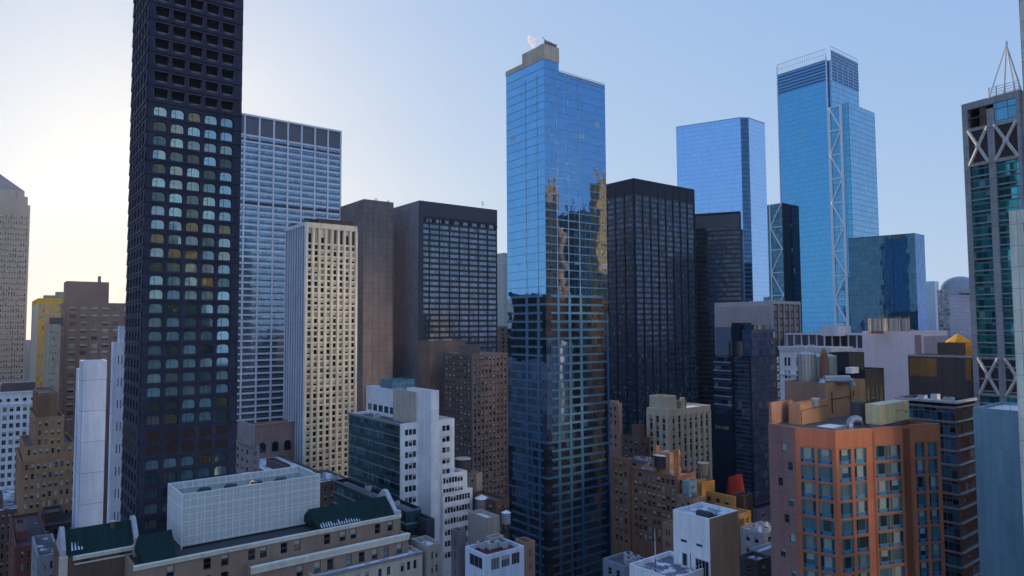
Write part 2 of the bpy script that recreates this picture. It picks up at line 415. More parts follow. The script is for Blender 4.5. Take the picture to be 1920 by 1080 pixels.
# ================= dark tower with arched windows =================
def arch_pts(w,h,inv,n=12,rise=.34):
    if inv: rise=.42
    """outline of an arched opening around (0,0), counter-clockwise from the lower left"""
    out=[]
    for i in range(n+1):
        t=1-2*i/n; out.append((t*w/2, h/2-h*rise*(1-(1-abs(t)**(2.1 if inv else 2.6))**(1/(2.1 if inv else 2.6)))))
    pts=[(-w/2,-h/2),(w/2,-h/2)]+out
    if inv: pts=[(x,-z) for x,z in pts]
    return pts
def arch_window(w,h,inv,deep):
    def f(mb,T):
        pts=arch_pts(w,h,inv); N=len(pts); t=.13; ins=[(x*(1-2*t/w),z*(1-2*t/h)) for x,z in pts]
        for i in range(N):
            j=(i+1)%N; a,b=pts[i],pts[j]; c,d=ins[j],ins[i]
            mb.poly([T(a[0],.05,a[1]),T(b[0],.05,b[1]),T(c[0],.05,c[1]),T(d[0],.05,d[1])],0)
            mb.poly([T(d[0],.05,d[1]),T(c[0],.05,c[1]),T(c[0],-.02,c[1]),T(d[0],-.02,d[1])],0)
        mb.poly([T(x,0,z) for x,z in ins],1,[(x,z) for x,z in ins])
        if deep:
            for i in range(N):
                j=(i+1)%N; a,b=pts[i],pts[j]; k=1+.16/w; c,d=(b[0]*k,b[1]*(1+.16/h)),(a[0]*k,a[1]*(1+.16/h))
                mb.poly([T(a[0],1.03,a[1]),T(b[0],1.03,b[1]),T(c[0],1.03,c[1]),T(d[0],1.03,d[1])],0)
        if not deep:
            mb.box(T,w*.12,w*.12+.09,0,.06,-h/2+.1,h/2-.15,0); mb.box(T,w*.12+.09,w/2-.1,0,.055,h*.05,h*.05+.08,0)
        else:
            mb.box(T,-w*.35,w*.3,0,.3,-h*.38,-h*.2,0)
    return f
DK=wall((.052,.050,.080),var=.35,streak=.35,rough=.75)
t1=mk('dark_arched_window_tower','dark purple-grey tower with rows of rounded arch windows, running off the top of the picture','tower',168,284,-150,253,458)
t1.shell(DK,skip=('R','L'))
zc=lambda y: P(303,y,t1.pts[0].y+3).z
def arch_face(b,k,ncol,m0,m1,ww,hh_,inv_y,arch_y,blank_y,low_y):
    o,u,n,w=b.face(k); fr=FR(o,u,n); mb=MB(); pitch=(w-m0-m1)/ncol; made=[]
    spec=[(zc(y),'i') for y in inv_y]+[(zc(y),'a') for y in arch_y]+[(zc(y),'b') for y in blank_y]+[(zc(y),'a') for y in low_y]
    spec.sort(key=lambda t:-t[0]); edges=[b.H]+[(spec[i][0]+spec[i+1][0])/2 for i in range(len(spec)-1)]+[spec[-1][0]-1.8]
    def q(pts,uv=None): mb.poly([fr(*p) for p in pts])
    for i,(z,kd) in enumerate(spec):
        z1,z0=edges[i],edges[i+1]
        lo=.0
        # every storey band leans out a little towards its foot
        def dep(zz): return .2*(z1-zz)/(z1-z0) if z1-z0<6 else 0
        H=hh_*(1.24 if kd=='i' else 1.0); Wd=ww*(1.0 if kd!='i' else 1.06)
        q([(0,dep(z0),z0),(0,dep(z1),z1),(m0,dep(z1),z1),(m0,dep(z0),z0)]); q([(w-m1,dep(z0),z0),(w,dep(z0),z0),(w,dep(z1),z1),(w-m1,dep(z1),z1)])
        q([(0,dep(z0),z0),(w,dep(z0),z0),(w,0,z0),(0,0,z0)])
        for c in range(ncol):
            a0=m0+c*pitch; a1=a0+pitch; ac=(a0+a1)/2
            P_=[(ac+x,z+zz) for x,zz in arch_pts(Wd,H,kd=='i')]
            xs0,xs1=ac-Wd/2,ac+Wd/2; zb,zt=z-H/2,z+H/2
            q([(a0,dep(z0),z0),(xs0,dep(z0),z0),(xs0,dep(z1),z1),(a0,dep(z1),z1)]); q([(xs1,dep(z0),z0),(a1,dep(z0),z0),(a1,dep(z1),z1),(xs1,dep(z1),z1)])
            if kd!='i':
                q([(xs0,dep(z0),z0),(xs1,dep(z0),z0),(xs1,dep(zb),zb),(xs0,dep(zb),zb)]); arc=P_[2:]
                for (x0,y0),(x1,y1) in zip(arc[:-1],arc[1:]): q([(x0,dep(y0),y0),(x1,dep(y1),y1),(x1,dep(z1),z1),(x0,dep(z1),z1)])
            else:
                q([(xs0,dep(zt),zt),(xs1,dep(zt),zt),(xs1,dep(z1),z1),(xs0,dep(z1),z1)]); arc=P_[2:]
                for (x0,y0),(x1,y1) in zip(arc[:-1],arc[1:]): q([(x0,dep(z0),z0),(x1,dep(z0),z0),(x1,dep(y1),y1),(x0,dep(y0),y0)])
            rv=-.9 if kd=='i' else (-.45 if kd=='a' else .02)
            for (x0,y0),(x1,y1) in zip(P_,P_[1:]+P_[:1]): q([(x0,dep(y0),y0),(x1,dep(y1),y1),(x1,rv,y1),(x0,rv,y0)])
            made.append((Vector(fr(ac,rv+.03,z)),n,Wd,H,kd))
    zl=edges[-1]; q([(0,0,0),(w,0,0),(w,0,zl),(0,0,zl)])
    mb.build('wall',DK,b.root); return made
inv_y=[-122,-92,-62,-32,-2,28,58,88,118,149,180]
arch_y=[211,238.5]+[265+26.1*i for i in range(21)]
blank_y=[817,843.5]; low_y=[870.5,897,924,953,981]
wn=arch_face(t1,'R',5,1.1,1.7,3.15,2.45,inv_y,arch_y,blank_y,low_y)
wl=arch_face(t1,'L',5,1.2,1.2,2.6,2.3,inv_y,arch_y,blank_y,low_y)
G_A=winglass([(0,(.30,.52,.62)),(.3,(.10,.18,.20)),(.42,(.34,.52,.56)),(.6,(.08,.11,.11)),(.7,(.27,.36,.36)),(.82,(.22,.38,.44)),(.94,(.24,.20,.12))],.62,.03)
G_D=plain((.010,.008,.008),.9); FRM=plain((.03,.03,.035),.4); BRN=plain((.05,.022,.02),.7)
def put_arch(b,lst,maxn):
    for i,(p,n,w,h,kd) in enumerate(lst[:maxn]):
        g_={'i':G_D,'a':G_A,'b':BRN}[kd]; f_={'i':plain((.16,.155,.19),.6),'a':FRM,'b':FRM}[kd]
        window_obj(('arch',kd,round(w,2)),arch_window(w,h,kd=='i',kd=='i') if kd!='b' else arch_window(w,h,False,False),[f_,g_],p,n,b.root)
    rest=MB()
    for (p,n,w,h,kd) in lst[maxn:]:
        x=Vector((n.y,-n.x,0)); tmp=MB(); arch_window(w,h,kd=='i',False)(tmp,lambda a,b_,z:(p.x+x.x*a+n.x*b_,p.y+x.y*a+n.y*b_,p.z+z))
        i0=len(rest.v); rest.v+=tmp.v; rest.f+=[tuple(v+i0 for v in f) for f in tmp.f]; rest.uv+=tmp.uv; rest.m+=[{0:0,1:{'i':2,'a':1,'b':3}[kd]}[m] for m in tmp.m]
    tag(rest.build('windows_beyond',[FRM,G_A,G_D,BRN],b.root),kind='stuff')
order=[w_ for w_ in wn if -5<proj(w_[0])[1]<1000]; rest_=[w_ for w_ in wn if w_ not in order]
order.sort(key=lambda t:-t[0].z)
put_arch(t1,order[:100]+order[100:]+rest_+wl,100)

# ================= blue gridded office tower behind it =================
WHT=wall((.74,.76,.82),.12,streak=.12)
t2=mk('gridded_office_tower','wide blue office tower with white mullion grid, beside the dark arched tower','tower',405,400,203,372,640)
LOUV=curtain((.16,.16,.2),.45,60,.15,.5,line=.1,lcol=(.05,.05,.07),jit=.1)
G2=curtain((.17,.29,.43),1.35,3.98,.85,.05,span=.2,scol=(.10,.15,.22),line=.22,lcol=(.10,.13,.19),jit=.3,tl=.012,wob=.012)
zt=t2.H; ztop=P(467,258,t2.pts[0].y+20).z
t2.shell(WHT,skip=('R','L'),rmat=DRF)
for k in 'RL':
    t2.glass(k,G2,0,ztop,'glass_facade'); t2.glass(k,LOUV,ztop,zt-1,'louvre_band')
    mb=MB(); w=t2.face(k)[3]
    t2.grid(k,mb,n_v=max(2,round(w/9.3)),vw=1.0,vd=.75,z1=zt,pitch=0)
    t2.grid(k,mb,pitch=3.98,hh=1.15,hd=.35,z1=ztop,z0=30)
    o,u,n,w_=t2.face(k); mb.box(FR(o,u,n),0,w_,-.4,.9,zt-1,zt+.15,0)
    mb.build('mullion_grid',WHT,t2.root)
    for yy in (266,381,): 
        dk=MB(); z=P(467,yy,t2.pts[0].y+20).z; t2.grid(k,dk,pitch=50,hh=2.6,hd=.3,z1=z,z0=z-2)
        dk.build('plant_floor_louvres',curtain((.02,.03,.06),1.35,20,.5,.3,line=.2,lcol=(.15,.15,.2),jit=.3),t2.root)
def antenna(name,label,px,py,d,h,zbase=None,s=1.0,mat=None):
    b=P(px,py,d); m=MB(); z=zbase if zbase is not None else b.z
    m.bar((b.x,b.y,z),(b.x,b.y,z+h),.25*s,0,6,.12*s)
    for k in range(4):
        zz=z+h*(.35+.16*k); L=h*(.22-.02*k); m.bar((b.x-L,b.y,zz),(b.x+L,b.y,zz),.14*s)
        m.bar((b.x-L,b.y,zz),(b.x-L,b.y,zz+h*.13),.1*s); m.bar((b.x+L,b.y,zz),(b.x+L,b.y,zz+h*.1),.1*s)
    for a in (0,2.1,4.2): m.bar((b.x+h*.15*math.cos(a),b.y+h*.15*math.sin(a),z),(b.x,b.y,z+h*.5),.1*s)
    return tag(m.build(name,mat or plain((.12,.12,.13),.5),None,(b.x,b.y,z)),label,'antenna')
antenna('antenna_mast','small latticed antenna mast on the roof of the gridded blue office tower',541,232,t2.pts[0].y+45,7,t2.H-.9)

# ================= white striped tower =================
STN_LIT=wall((.80,.70,.54),.2,streak=.3)  # white stone with warm reflected sunlight put into its colour
STN_SHADE=wall((.62,.65,.72),.15)  # same stone, bluish shade of the left side put into its colour
t3=mk('white_striped_tower','slender white tower of vertical stone stripes in front of the blue gridded office tower','tower',338,574,417,537,669)
t3.shell(STN_LIT,skip=('R','L'),rmat=DRF)
zt=t3.H; DG=curtain((.05,.07,.1),1.5,3.1,.5,.08,line=.08,lcol=(.03,.03,.03),jit=.5,blind=.2,bcol=(.3,.28,.25))
zw=P(574,455,338).z
# left: deep fins
t3.glass('L',curtain((.13,.2,.33),1.2,3.1,.6,.1,span=.4,scol=(.1,.14,.22),jit=.2),0,zt-1.5)
mb=MB(); t3.grid('L',mb,n_v=8,vw=.9,vd=.6,z1=zt-1.5); o,u,n,w=t3.face('L'); mb.box(FR(o,u,n),-.02,w,-.4,.75,zt-1.6,zt+.2,0); mb.build('stone_fins',STN_SHADE,t3.root)
o,u,n,w=t3.face('R'); nb=8; p=(w-.6)/nb
cs=[(.3+p*i+p*.2,.3+p*i+p*.8) for i in range(nb)]
t3.punch('R',STN_LIT,cs,rows(zw-.6,10,3.1,2.2)+[(zw+.3,zt-2.6)],.6,kinds=('00','00','01','02'),gmat=GL_LIT(),fmat=plain((.1,.09,.08)))
mb=MB(); t3.grid('R',mb,n_v=nb,vw=p*.38,vd=.75,z1=zt-2.4,a0=.3-p*.19,a1=w-.3+p*.19); mb.box(FR(o,u,n),-.02,w,-.4,.8,zt-2.4,zt+.2,0); mb.build('stone_piers',STN_LIT,t3.root)
t3.put_windows()
ph=sub(t3,w*.25,w*.95,2,t3.face('L')[3]*.6,zt+3.0,zt-.9); ph.shell(wall((.05,.04,.045)),name='roof_plant_screen')

# ================= brown slab and grey grid tower =================
TPE=wall((.25,.205,.195),.2,streak=.2,panel=(3.2,3.4,.12))
t4=mk('brown_windowless_slab','tall brown windowless slab tower between the white striped tower and the grey grid tower','tower',400,682,373,638,738)
t4.shell(TPE,rmat=DRF)
mb=MB(); t4.grid('R',mb,vs=[2,6,10.5,15,19.5],vw=.35,vd=.2,z0=0,z1=t4.H-2); mb.build('rib',TPE,t4.root)
GRY=wall((.085,.09,.115),.15,streak=.1); GRT=wall((.25,.235,.27),.15,panel=(3,3.6,.1))
t5=mk('grey_grid_office_tower','broad charcoal office tower with banded dark windows in eight bays, right of the brown slab','tower',410,785,376,738,931)
t5.shell(GRT,rmat=DRF,skip=('R',))
o,u,n,w=t5.face('R'); zt=t5.H; zg=P(790,404,410).z
G5=curtain((.17,.22,.30),1.0,3.5,.75,.07,span=.45,scol=(.03,.032,.04),line=.14,lcol=(.03,.03,.035),jit=.35,tl=.01,wob=.015,wscale=.08)
t5.glass('R',GRY,zg+.0,zt,'top_band'); t5.glass('R',G5,0,zg)
mb=MB(); t5.grid('R',mb,n_v=8,vw=.45,vd=.5,z1=zg); mb.box(FR(o,u,n),0,w,.004,.75,zg,zt+.05,0); mb.box(FR(o,u,n),0,3.0,.004,.72,0,zg,0); mb.build('pier_grid',GRY,t5.root)
mb=MB(); t5.grid('R',mb,n_v=8,vw=2.0,vd=.9,z0=zg-3.2,z1=zg-1.0,a0=3); mb.build('louvre_opening',plain((.015,.015,.02)),t5.root)
lk=mk('slab_link_block','narrow brown link with a dark louvre opening between the slab and the charcoal grid tower','building',432,745,388,735,775)
lk.shell(TPE,rmat=DRF); lo=MB(); fr=FR(*lk.face('R')[:3]); lo.box(fr,.3,lk.face('R')[3]-.3,.01,.15,P(745,437,432).z,P(745,416,432).z); lo.build('louvre_opening',plain((.02,.015,.02)),lk.root)

# brown base and brick tower in front of it
t6=mk('brown_podium_block','plain brown block with a flat roof at the foot of the charcoal grid tower','building',352,806,639,784,872)
t6.shell(wall((.2,.15,.13),panel=(4,3.4,.1)),rmat=CRV)
BRK=wall((.34,.23,.18),.25,streak=.2); 
t7=mk('brown_brick_ribbed_tower','brown brick tower with reddish vertical ribs, left of the central blue glass tower','building',325,884,664,832,953)
t7.shell(BRK,skip=('R','L'),rmat=roofmat((.3,.3,.32),.6)); zt=t7.H
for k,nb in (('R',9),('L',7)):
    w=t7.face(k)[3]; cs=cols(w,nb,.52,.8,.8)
    t7.punch(k,BRK if k=='R' else wall((.17,.125,.11)),cs,rows(zt-1.6,8,2.95,1.65),.25,kinds=('s0','s1','s2','s0'),gmat=GL_DARK())  # left brick and ribs: shade put into a darker copy
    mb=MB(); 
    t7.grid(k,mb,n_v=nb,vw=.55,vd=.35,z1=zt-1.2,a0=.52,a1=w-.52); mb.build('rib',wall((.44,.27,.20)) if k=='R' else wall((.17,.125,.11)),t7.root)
t7.put_windows()
ph=sub(t7,0.5,7,3,12,zt+4.2,zt-.9); ph.shell(wall((.2,.15,.13)),name='stair_penthouse')

# ================= central blue glass tower =================
tc=mk('central_blue_glass_tower','slender blue glass tower with a beige crown in the middle, mirroring brown and gold towers','tower',250,1020,126,949,1134)
zt=tc.H; wR=tc.face('R')[3]; wL=tc.face('L')[3]; print('central',wR,wL,zt)
zA=P(1020,110,250).z; zC=P(1020,82,250).z; zCl=P(1020,100,250).z
GC=curtain((.13,.31,.58),2.9,3.15,.92,.015,span=0,line=.05,lcol=(.12,.30,.5),jit=.06,tl=.009,wob=.018,wscale=.22,blind=.03,bcol=(.25,.4,.55))  # deep blue of the mirrored sky put into the right glass tint
GCL=curtain((.15,.41,.71),2.9,3.15,.9,.015,span=0,line=.05,lcol=(.16,.34,.52),jit=.05,tl=.006,wob=.014,wscale=.22,blind=.03,bcol=(.3,.45,.6))  # paler mirrored sky put into the left glass tint
CRW=wall((.64,.52,.40),.12,panel=(3,2.6,.06)); 
tc.shell(GCL,skip=('R','L'),rmat=CRV)
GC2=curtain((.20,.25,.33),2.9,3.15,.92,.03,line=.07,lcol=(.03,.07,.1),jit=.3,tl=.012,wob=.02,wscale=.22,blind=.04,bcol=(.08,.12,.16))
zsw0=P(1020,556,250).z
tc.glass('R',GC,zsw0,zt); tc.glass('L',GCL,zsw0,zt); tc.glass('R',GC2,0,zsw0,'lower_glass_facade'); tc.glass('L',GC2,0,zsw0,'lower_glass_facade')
FRB=plain((.06,.16,.26),.35,.2)
up=sub(tc,0,7.4,0,wL,zA,zt); up.shell(GCL,skip=('R','L','1','2') if 0 else ('R','L'),name='upper_glass_wall'); up.glass('R',GC,zt,zA,'upper_glass_facade'); up.glass('L',GCL,zt,zA,'upper_glass_facade')
cr=sub(tc,-.15,7.55,-.15,wL*.55,zC,zA); cr.shell(CRW,name='crown_wall',par=1.5); cr2=sub(tc,-.15,7.55,wL*.55,wL+.15,zCl,zA); cr2.shell(CRW,name='lower_crown_wall')
for k,w in (('R',wR),('L',wL)):
    mb=MB(); o,u,n,_=tc.face(k); fr=FR(o,u,n)
    # fine storey lines on the whole height, a heavy frame grid on the lower half
    zsw=P(1020,548,250).z
    i=0; z=zt
    while z>4:
        if z>zsw: mb.box(fr,.01,w-.01,.003,.10,z-.16,z,1)
        else:
            a0_=0 if i%4==0 else 2.2; a1_=w if i%5==0 else w-2.6
            mb.box(fr,a0_,a1_,.003,.32,z-.75,z,0)
        z-=3.15; i+=1
    for a in ([5.8,11.5,17.3] if k=='R' else [4.2,11.0]):
        mb.box(fr,a-.16,a+.16,.004,.10,zsw,zt-2,1); mb.box(fr,a-.55,a+.55,.004,.36,3,zsw,0)
    if k=='R':
        for a in (wR-.5,): mb.box(fr,a-.3,a+.3,.004,.34,3,zsw-8,0)
    mb.build('facade_frame',[FRB,plain((.20,.36,.52),.3,.5)],tc.root)
# roof edge rail with glass
mb=MB(); o,u,n,_=tc.face('R'); fr=FR(o,u,n); a=7.6
mb.box(fr,7.5,wR,.02,.14,zt-1.4,zt-1.1); 
while a<wR: mb.box(fr,a,a+.15,.02,.16,zt-1.1,zt+.5); a+=1.5
mb.box(fr,7.5,wR,-.05,.1,zt+.5,zt+.62); mb.build('roof_rail',plain((.35,.4,.45),.4),tc.root)
# machinery above the crown
m=MB(); fr=FR(cr.pts[0],cr.face('R')[1],-cr.face('L')[1]); 
fr=FR(cr.pts[0],cr.face('R')[1],cr.face('L')[1])
m.box(fr,1,7,.8,1.0,zC-.5,zC+1.6); m.box(fr,1.2,6.9,1.6,4.5,zC-1.4,zC+.9)
for a in (1.0,2.2,3.4,4.6,5.8,7.0): m.bar(fr(a,.7,zC-1.4),fr(a,.7,zC+2.0),.09)
m.bar(fr(.9,.7,zC+2.0),fr(7.2,.7,zC+1.2),.12); m.bar(fr(0,.7,zC+2.8),fr(1.6,.7,zC+1.4),.14)
tag(m.build('roof_machinery',plain((.28,.22,.2),.7),None,fr(3,1,zC-1.5)),'brown window-washing machinery on the beige crown of the central glass tower','machinery')

# ================= black office towers =================
BLK=wall((.016,.024,.044),.2,rough=.5,streak=.1)
tb=mk('black_office_tower','huge black office tower of dark bays, immediately right of the central blue glass tower','tower',460,1188,334,1120,1301)
zt=tb.H; zg=P(1188,362,460).z; tb.shell(BLK,skip=('R','L'),rmat=DRF)
GB=curtain((.05,.085,.15),1.5,3.7,.55,.12,span=.42,scol=(.009,.015,.03),line=.12,lcol=(.018,.018,.022),jit=.6,tl=.02,wob=.01,blind=.10,bcol=(.17,.18,.19))
for k in 'RL':
    w=tb.face(k)[3]; tb.glass(k,GB,0,zg); mb=MB(); o,u,n,_=tb.face(k)
    tb.grid(k,mb,n_v=max(2,round(w/8.6)),vw=.9,vd=.5,z1=zt-.4); mb.box(FR(o,u,n),0,w,.004,.35,zg,zt,0); mb.build('column_grid',BLK,tb.root)
tb2=mk('dark_fin_topped_tower','narrow black tower with pale vertical fins at its top, behind the huge black tower','tower',530,1386,396,1270,1389,ly=403.5)
zt=tb2.H; zg=P(1386,424,530).z; zz=P(1386,401,530).z; tb2.shell(BLK,skip=('L',),rmat=DRF)
G_2=curtain((.05,.07,.11),1.6,3.7,.6,.1,span=.4,scol=(.015,.02,.03),line=.14,lcol=(.015,.018,.025),jit=.5,blind=.03,bcol=(.12,.15,.18))
tb2.glass('L',G_2,0,zg); tb2.glass('L',curtain((.13,.14,.17),1.5,80,.2,.5,line=.7,lcol=(.02,.02,.03),jit=.1),zg,zz,'fin_band'); tb2.glass('L',BLK,zz,zt,'top_band')
# ================= rounded blue glass tower =================
G3=curtain((.32,.58,.92),1.5,4.0,.93,.02,line=.12,lcol=(.14,.32,.6),jit=.05,tl=.002,wob=.003,blind=0)
G3R=curtain((.45,.66,.92),1.5,4.0,.93,.02,line=.10,lcol=(.24,.42,.7),jit=.04,tl=.002,wob=.003)
G3D=curtain((.05,.14,.28),1.2,4.0,.9,.03,span=.3,scol=(.05,.12,.25),line=.10,lcol=(.03,.07,.13),jit=.2,tl=.004)
N=P(1388,220,600); H=N.z; p1=PZ(1403,220.5,H); p2=PZ(1434,231,H); p0=PZ(1268,238,H)
t8=Bld('chamfered_blue_glass_tower','smooth light blue glass tower with a dark corner strip, behind the black towers','tower',[N,p1,p2,p2+(p0-N),p0],H)
t8.shell(G3,skip=(0,1,4),rmat=DRF); t8.glass(4,G3,0,H); t8.glass(0,G3D,0,H,'dark_corner_strip'); t8.glass(1,G3R,0,H)
mb=MB(); 
for k in (0,1,4):
    o,u,n,w=t8.edge(k); mb.box(FR(o,u,n),-.1,.1,-.1,.25,0,H); mb.box(FR(o,u,n),0,w,-.3,.2,H-.6,H+.2)
mb.build('edge_trim',plain((.25,.4,.6),.3,.5),t8.root)

# ================= braced blue glass tower =================
ta=mk('braced_blue_glass_tower','tallest blue glass tower on the right with white zigzag bracing and a louvred top','tower',720,1548,91,1457,1580)
wR=ta.face('R')[3]; wL=ta.face('L')[3]; zt=ta.H; sc_=530/1280
GA_=curtain((.11,.40,.66),2.0,5.5,.93,.02,line=.16,lcol=(.04,.2,.34),jit=.05,tl=.002,wob=.006,blind=.03,bcol=(.3,.5,.6))
GA2=curtain((.24,.48,.68),5.6,5.5,.93,.02,line=.35,lcol=(.05,.16,.27),jit=.08,tl=.003)
LV=curtain((.10,.30,.52),40,3.6,.7,.2,span=.42,scol=(.01,.05,.13),line=0,jit=.1)
STE=plain((.82,.84,.88),.45)
zl0=P(1548,152,720).z; zl1=P(1548,117,720).z; zr=P(1548,112,720).z
ta.shell(GA_,skip=('L','R'),rmat=DRF,z1=zr)
for k in 'LR':
    w=ta.face(k)[3]
    ta.glass(k,GA_,0,zl0,a0=0); ta.glass(k,LV,zl0,zr,'louvres')
mb=MB(); o,u,n,w=ta.face('L'); fr=FR(o,u,n)
a=0
while a<w: mb.box(fr,a,a+.3,-.02,.12,zr,zt); a+=2.4
mb.box(fr,0,w,-.02,.2,zt-.5,zt); mb.box(fr,0,w,-.02,.2,zr,zr+.5); mb.box(fr,0,w,-.03,.05,(zr+zt)/2-.2,(zr+zt)/2+.2)
mb.box(fr,-.9,.4,.0,.8,0,zt-8); mb.box(fr,w-.4,w+.5,0,.8,0,zt-2)
mb.build('roof_screen',STE,ta.root)
# rear upper block
q_,h_=quad(718,1557,86,1545,1608); b2=Bld(None,None,None,q_,h_,0,root=ta.root)
zr2=P(1557,112,718).z; b2.shell(GA2,skip=('R',),rmat=DRF,z1=zr2,name='upper_block_wall'); zz0=P(1557,150,718).z
b2.glass('R',GA2,0,zz0,'upper_block_glass'); b2.glass('R',LV,zz0,P(1557,93,718).z,'louvres')
mb=MB(); w=b2.face('R')[3]; b2.grid('R',mb,n_v=16,vw=.25,vd=.2,z0=zr2-4,z1=h_); b2.grid('R',mb,n_v=5,vw=.6,vd=.4,z0=zz0,z1=zr2); o,u,n,_=b2.face('R'); mb.box(FR(o,u,n),0,w,-.05,.25,h_-.5,h_); mb.build('upper_roof_screen',STE,ta.root)
# front lower block with braced left side
q_,h_=quad(690,1591,192,1553,1640); b3=Bld(None,None,None,q_,h_,0,root=ta.root)
b3.shell(GA2,skip=('L','R'),rmat=DRF,name='front_block_wall'); b3.glass('R',GA2,0,h_,'front_block_glass'); b3.glass('L',curtain((.10,.36,.56),4.6,5.5,.93,.02,line=.2,lcol=(.04,.13,.22),jit=.08,tl=.003),0,h_,'front_block_glass')
o,u,n,w=b3.face('L'); fr=FR(o,u,n); mb=MB(); a0_,a1_=w*.38,w*.97; cell=25.2
mb.box(fr,a0_-1.3,a0_+1.3,.02,1.0,0,h_-.5); mb.box(fr,a1_-1.3,a1_+1.3,.02,1.0,0,h_-.5)
z=h_-1; i=0
while z>cell:
    mb.box(fr,a0_+.7,a1_-.7,.02,.9,z-.7,z+.7)
    p_,q2=(fr(a1_,.6,z),fr(a0_,.6,z-cell)) if i%2==0 else (fr(a0_,.6,z),fr(a1_,.6,z-cell)); mb.bar(p_,q2,1.05,0,4); z-=cell; i+=1
mb.build('zigzag_brace',STE,ta.root)
tz=mk('braced_tower_side_wing','low dark glass wing with white zigzag bracing at the left foot of the braced tower','building',745,1466,380,1430,1480)
tz.shell(BLK,skip=('L',),rmat=DRF); tz.glass('L',curtain((.05,.15,.22),4,5.5,.85,.05,line=.25,lcol=(.02,.04,.06),jit=.3,tl=.003),0,tz.H)
o,u,n,w=tz.face('L'); fr=FR(o,u,n); mb=MB(); a0_,a1_=.5,w*.62
mb.box(fr,a1_-.6,a1_+.6,.02,1.0,0,tz.H); mb.box(fr,0,w,.02,.8,tz.H-1,tz.H); z=tz.H-1; i=0
while z>cell:
    mb.box(fr,a0_,a1_-.6,.02,.8,z-cell-.45,z-cell+.45)
    p_,q2=(fr(a0_,.6,z),fr(a1_,.6,z-cell)) if i%2==0 else (fr(a1_,.6,z),fr(a0_,.6,z-cell)); mb.bar(p_,q2,.7,0,4); z-=cell; i+=1
mb.build('zigzag_brace',STE,tz.root)
# ================= dark blue glass block =================
N=P(1715,437,480); H=N.z; p0=PZ(1590,447,H); p1=PZ(1733,441,H)
t9=Bld('dark_blue_glass_block','dark blue-green glass block in front of the foot of the braced tower','tower',[N,p1,p1+(p0-N),p0],H)
G9=curtain((.06,.15,.22),1.5,3.6,.85,.03,line=.10,lcol=(.03,.08,.12),jit=.15,tl=.006,wob=.006)
t9.shell(G9,skip=('L','R'),rmat=DRF); t9.glass('L',G9,0,H-.3); t9.glass('R',curtain((.05,.2,.45),1.5,3.6,.85,.03,line=.1,lcol=(.02,.1,.25),jit=.3,tl=.006),0,H-.3)
mb=MB(); o,u,n,w=t9.face('L'); mb.box(FR(o,u,n),0,w,-.2,.12,H-.5,H+.05); mb.box(FR(o,u,n),w*.32,w*.32+.5,.01,.12,0,H-.6); mb.build('edge_trim',plain((.02,.05,.08),.4,.3),t9.root)

antenna('roof_aerial','tallest thin aerial on the flat roof of the brown windowless slab',705,371,415,4.5,t4.H-.9,.7)
antenna('roof_aerial','short aerial at the right end of the brown windowless slab roof',728,374,415,3.0,t4.H-.9,.7)
antenna('roof_aerial','small aerial on the roof of the charcoal grid tower',905,385,425,3.2,t5.H-.9,.7)
antenna('roof_aerial','thin aerial on the roof of the narrow black fin-topped tower',1330,394,560,6,tb2.H-.9,.9)
# ================= left background =================
BGE=wall((.42,.37,.34),.15,streak=.2)
u1=mk('stepped_stone_tower','grey-beige stone tower with stepped shoulders and a peaked roof, cropped by the left edge','tower',470,-28,378,-30,57)
u1.shell(BGE,skip=('R',),rmat=DRF); 
pe=[]
def simple_face(b,k,mat,nb,p,h,top,frac=.55,bot=None,kinds=('s0','s1','s2'),g=None,rev=.3,m0=1,m1=1):
    w=b.face(k)[3]; b.punch(k,mat,cols(w,nb,frac,m0,m1),rows(b.H-top,bot if bot is not None else max(b.z0,4),p,h),rev,kinds=kinds,gmat=g)
zb=P(25,720,470).z
for k,nb in (('R',8),):
    simple_face(u1,k,BGE,nb*2,3.9,2.5,8,.55,zb)
    mb=MB(); u1.grid(k,mb,n_v=nb,vw=.9,vd=.5,z0=zb,z1=u1.H-5,a0=.5,a1=u1.face(k)[3]-.5); mb.build('pier',BGE,u1.root)
u1.put_windows()
w1,w2=u1.face('R')[3],u1.face('L')[3]
s1=sub(u1,0,w1*.94,0,w2,u1.H+6,u1.H-1); s1.shell(BGE,name='shoulder'); s2=sub(u1,0,w1*.86,1,w2,u1.H+10,u1.H+5); s2.shell(BGE,name='shoulder')
pk=MB(); c=[s2.pts[i] for i in range(4)]; ap=(s2.c.x-8,s2.c.y,u1.H+31)
for i in range(4): a,b_=c[i],c[(i+1)%4]; pk.poly([(a.x,a.y,u1.H+10),(b_.x,b_.y,u1.H+10),ap])
pk.build('peaked_roof',plain((.12,.12,.16),.6),u1.root)
antenna('roof_aerial','thin black aerial on the shoulder of the stone tower at the left edge',31,372,455,5,None,.6)
